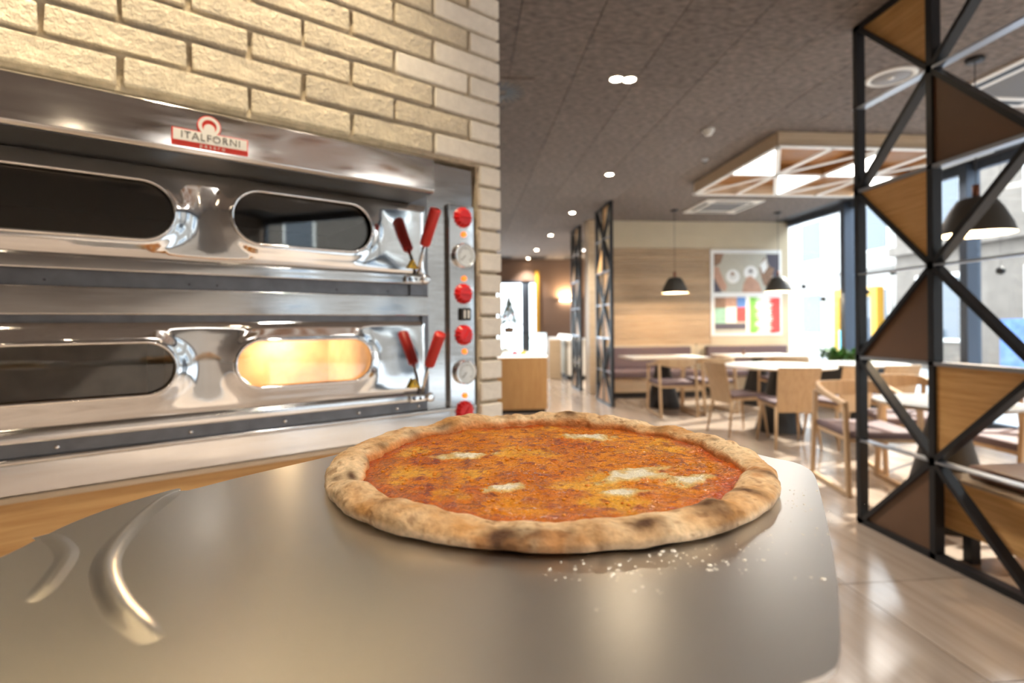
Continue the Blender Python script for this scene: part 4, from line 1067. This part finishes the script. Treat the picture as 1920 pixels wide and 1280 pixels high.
# ------------------------------------------------------------------ timber light boxes
def light_box(x0, y0, label, w=2.24, d=1.88, h=0.14, lit=(((0, 0), (0, 1), (1, 1)), ((1, 1), (2, 1), (2, 2)), ((2, 0), (2, 1), (3, 1)), ((3, 1), (4, 1), (4, 2)))):
    L = empty('ceiling_light_box', (x0, y0, CEIL), 0, label, 'ceiling light', 'timber lattice light boxes')
    t = 0.035
    for a in ((0, w, 0, t), (0, w, d - t, d), (0, t, t, d - t), (w - t, w, t, d - t)):
        MB().box(a[0], a[1], a[2], a[3], -h, 0).build('side_board', 'oak_pale', L, bevel=0.003)
    MB().box(t, w - t, t, d - t, -0.02, -0.001).build('inner_board', 'oak_dark', L)
    cx_ = [w * k / 4 for k in range(5)]; cy_ = [d * k / 2 for k in range(3)]
    def nb(a, b_):
        p, q = (cx_[a[0]], cy_[a[1]], -h - 0.006), (cx_[b_[0]], cy_[b_[1]], -h - 0.006)
        MB().bar(p, q, 0.052, 0.014, (0, 0, 1)).build('lattice_bar', 'white_bar', L)
    for j in range(3): nb((0, j), (4, j))
    nb((0, 0), (0, 2)); nb((4, 0), (4, 2)); nb((2, 0), (2, 2))
    for c_ in (1, 3):
        nb((c_, 0), (c_, 2))
        for dx in (-1, 1):
            for dy in (-1, 1): nb((c_, 1), (c_ + dx, 1 + dy))
    for tri in lit:
        MB().prism([(min(max(cx_[a], t), w - t), min(max(cy_[b_], t), d - t)) for a, b_ in tri], lambda a, b_, z: (a, b_, z), -h + 0.002, -h + 0.006).build('diffuser', 'diffuser', L)
        MB().prism([(min(max(cx_[a], t), w - t), min(max(cy_[b_], t), d - t)) for a, b_ in tri], lambda a, b_, z: (a, b_, z), -h + 0.0062, -0.021).build('lamp_housing', 'oak_dark', L)
light_box(3.02, 4.87, 'timber light box with white triangle lattice, behind the nearest screen')
light_box(2.70, 11.2, 'timber light box far down the aisle beyond the bench wall')
light_box(2.30, -2.95, 'timber light box mirrored in the oven hood', lit=(((0, 0), (1, 0), (1, 1)), ((3, 1), (4, 1), (4, 2))))

# ------------------------------------------------------------------ ceiling fittings
def cassette(x, y, a, label):
    c = empty('air_conditioner', (x, y, CEIL), 0, label, 'air vent', 'ceiling air cassettes')
    h = a / 2
    for q in ((-h, h, -h, -h + 0.17), (-h, h, h - 0.17, h), (-h, -h + 0.17, -h + 0.17, h - 0.17), (h - 0.17, h, -h + 0.17, h - 0.17)):
        MB().box(q[0], q[1], q[2], q[3], -0.022, 0.0).build('frame', 'white', c, bevel=0.003)
    g = h - 0.17
    n_ = 26
    for k in range(n_):
        yy = -g + 2 * g * (k + 0.5) / n_
        MB().box(-g, g, yy - 0.004, yy + 0.004, -0.018, -0.006).build('louvre', 'grille', c)
    MB().box(-g, g, -g, g, -0.005, -0.001).build('grille_backing', 'grille', c)
    for s_ in (-1, 1):
        MB().box(-g, g, s_ * (h - 0.085) - 0.035, s_ * (h - 0.085) + 0.035, -0.0235, -0.022).build('slot', 'black_soft', c)
        MB().box(s_ * (h - 0.085) - 0.035, s_ * (h - 0.085) + 0.035, -g, g, -0.0235, -0.022).build('slot', 'black_soft', c)
cassette(4.36, 3.66, 0.95, 'square ceiling air cassette above the large pendant lamp')
cassette(4.05, 8.05, 0.90, 'square ceiling air cassette before the timber wall')
sp = empty('ceiling_speaker', (3.20, 3.72, CEIL), 0, 'round white ceiling speaker seen through the nearest screen', 'speaker')
MB().lathe([(0.165, 0.0), (0.165, -0.008), (0.130, -0.014), (0.130, -0.002)], 40).build('ring', 'white', sp, True)
MB().lathe([(0.001, -0.004), (0.130, -0.004), (0.128, -0.010), (0.001, -0.012)], 40).build('grille', 'grille', sp, True)
MB().lathe([(0.001, -0.0122), (0.022, -0.0122), (0.018, -0.018), (0.001, -0.019)], 16).build('hub', 'white', sp, True)
df = empty('ceiling_diffuser', (0.30, 4.18, CEIL), 0, 'square swirl air diffuser on the ceiling beside the bricks', 'air vent')
MB().box(-0.24, 0.24, -0.24, 0.24, -0.008, 0.0).build('plate', 'ceiling', df, bevel=0.002)
for k in range(20):
    a = 2 * math.pi * k / 20
    MB().bar((0.05 * math.cos(a), 0.05 * math.sin(a), -0.009), (0.19 * math.cos(a + .25), 0.19 * math.sin(a + .25), -0.009), 0.018, 0.004, (0, 0, 1)).build('slot', 'black_soft', df)
sd = empty('smoke_detector', (2.32, 4.86, CEIL), 0, 'white smoke detector on the ceiling left of the light box', 'detector')
MB().lathe([(0.055, 0.0), (0.055, -0.02), (0.045, -0.03)], 24).build('base', 'white', sd, True)
MB().lathe([(0.040, -0.03), (0.030, -0.055), (0.001, -0.060)], 24).build('cap', 'white', sd, True)
cm = empty('sprinkler', (2.70, 5.75, CEIL), 0, 'small ceiling sprinkler head beside the light box', 'sprinkler')
MB().lathe([(0.040, 0.0), (0.038, -0.012), (0.012, -0.014), (0.012, -0.035), (0.001, -0.036)], 20).build('head', 'track', cm, True)
MB().lathe([(0.001, -0.037), (0.022, -0.038), (0.022, -0.041), (0.001, -0.042)], 20).build('deflector', 'black_soft', cm, True)

# ------------------------------------------------------------------ by the window
pt = empty('potted_plant', (5.45, 7.15, 0), 0, 'leafy green plant in a tall dark planter by the window', 'plant')
MB().box(-0.20, 0.20, -0.45, 0.45, 0.0, 0.62).build('planter', 'black_soft', pt, bevel=0.006)
MB().box(-0.18, 0.18, -0.43, 0.43, 0.60, 0.625).build('soil', 'brown_panel', pt)
lf = MB(); rd = random.Random(11)
for k in range(170):
    a = rd.uniform(0, 6.283); x0, y0 = rd.uniform(-.14, .14), rd.uniform(-.40, .40); z0 = 0.62 + rd.uniform(0.0, 0.16)
    L_ = rd.uniform(0.10, 0.22); d = Vector((math.cos(a) * 0.6, math.sin(a) * 0.6, rd.uniform(0.3, 1.1))).normalized()
    p = Vector((x0, y0, z0)); n_ = d.cross(Vector((0, 0, 1))).normalized() * L_ * 0.22; m_ = p + d * L_ * 0.5; q = p + d * L_ + Vector((0, 0, -0.03))
    lf.add([p, m_ + n_, q, m_ - n_], [(0, 1, 2), (0, 2, 3)])
tag(lf.build('foliage', 'leaf', pt), kind='stuff')
for k, (y, z) in enumerate(((8.72, 1.86), (8.22, 1.62), (7.28, 1.68), (6.80, 1.92), (5.33, 1.79))):
    h = empty('hanging_bauble', (XW - 0.10, y, CEIL), 0, ('dark bauble hanging in the window nearest the poster', 'second dark bauble from the poster in the window', 'dark bauble just right of the tall window mullion', 'dark bauble in the window above the brown triangle of the screen', 'dark bauble in the window at the right picture edge')[k], 'bauble', 'dark baubles hanging in the window')
    MB().lathe([(0.001, z - CEIL - 0.045), (0.032, z - CEIL - 0.032), (0.045, z - CEIL), (0.032, z - CEIL + 0.032), (0.001, z - CEIL + 0.045)], 16).build('ball', 'black_soft', h, True)
    MB().tube([(0, 0, z - CEIL + 0.045), (0, 0, 0)], 0.0015, 5).build('thread', 'black_soft', h)

# ------------------------------------------------------------------ the street outside
tag(MB().box(XW + 0.1, 60, -30, 60, -0.20, -0.12).build('ground', 'pave'), kind='structure')
def building(x, y0, y1, h, m, label, rows, cols, wm='street_glass'):
    b_ = empty('building', (x, (y0 + y1) / 2, -0.12), 0, label, 'building')
    L_ = (y1 - y0)
    MB().box(0, 4, -L_ / 2, L_ / 2, 0, h).build('wall', m, b_)
    MB().box(-0.25, 0.0, -L_ / 2, L_ / 2, 3.3, 3.55).build('ledge', m, b_)
    MB().box(-0.30, 4, -L_ / 2 - .1, L_ / 2 + .1, h, h + 0.3).build('cornice', m, b_)
    for r_ in range(rows):
        for c_ in range(cols):
            y = -L_ / 2 + L_ * (c_ + 0.5) / cols; z = 0.9 + r_ * 3.1
            f_ = MB().box(-0.06, 0.0, y - 0.75, y + 0.75, z - 0.1, z + 1.75).build('window_surround', 'white', b_)
            MB().box(-0.08, -0.06, y - 0.62, y + 0.62, z, z + 1.62).build('window_pane', wm, f_)
    return b_
building(15.0, 16.5, 34.0, 8.0, 'facade', 'pale building across the street seen left of the window mullion', 2, 5)
building(13.0, 0.0, 15.0, 6.4, 'stone', 'brown stone building across the street behind the large pendant lamp', 2, 5)
building(15.0, -22.0, -2.0, 8.0, 'stone', 'brown stone building across the street mirrored in the oven', 2, 5)
kk = empty('kiosk_door', (13.2, 17.0, -0.12), 0, 'yellow-framed shop entrance across the street', 'door')
MB().box(0, 0.25, -1.0, -0.75, 0, 2.2).build('jamb', 'yellow_paint', kk); MB().box(0, 0.25, 0.75, 1.0, 0, 2.2).build('jamb', 'yellow_paint', kk)
MB().box(0, 0.25, -1.0, 1.0, 2.2, 2.5).build('lintel', 'yellow_paint', kk); MB().box(0.1, 0.14, -0.75, 0.75, 0, 2.2).build('pane', 'street_glass', kk)
for y0, y1, z1, m, lb in ((18.5, 20.5, 1.5, 'blue_paint', 'blue painted street hoarding seen beside the poster'), (14.6, 15.6, 1.1, 'teal_paint', 'teal painted street box seen beside the mullion'), (8.0, 10.6, 1.4, 'blue_paint', 'blue painted street hoarding seen inside the screen')):
    hb = empty('street_hoarding', (11.6, (y0 + y1) / 2, -0.12), 0, lb, 'hoarding')
    MB().box(0, 0.06, -(y1 - y0) / 2, (y1 - y0) / 2, 0.15, z1).build('board', m, hb)
    for s_ in (-1, 1): MB().box(0.06, 0.12, s_ * (y1 - y0) / 2 * 0.9 - 0.04, s_ * (y1 - y0) / 2 * 0.9 + 0.04, 0, z1).build('post', 'alu', hb)
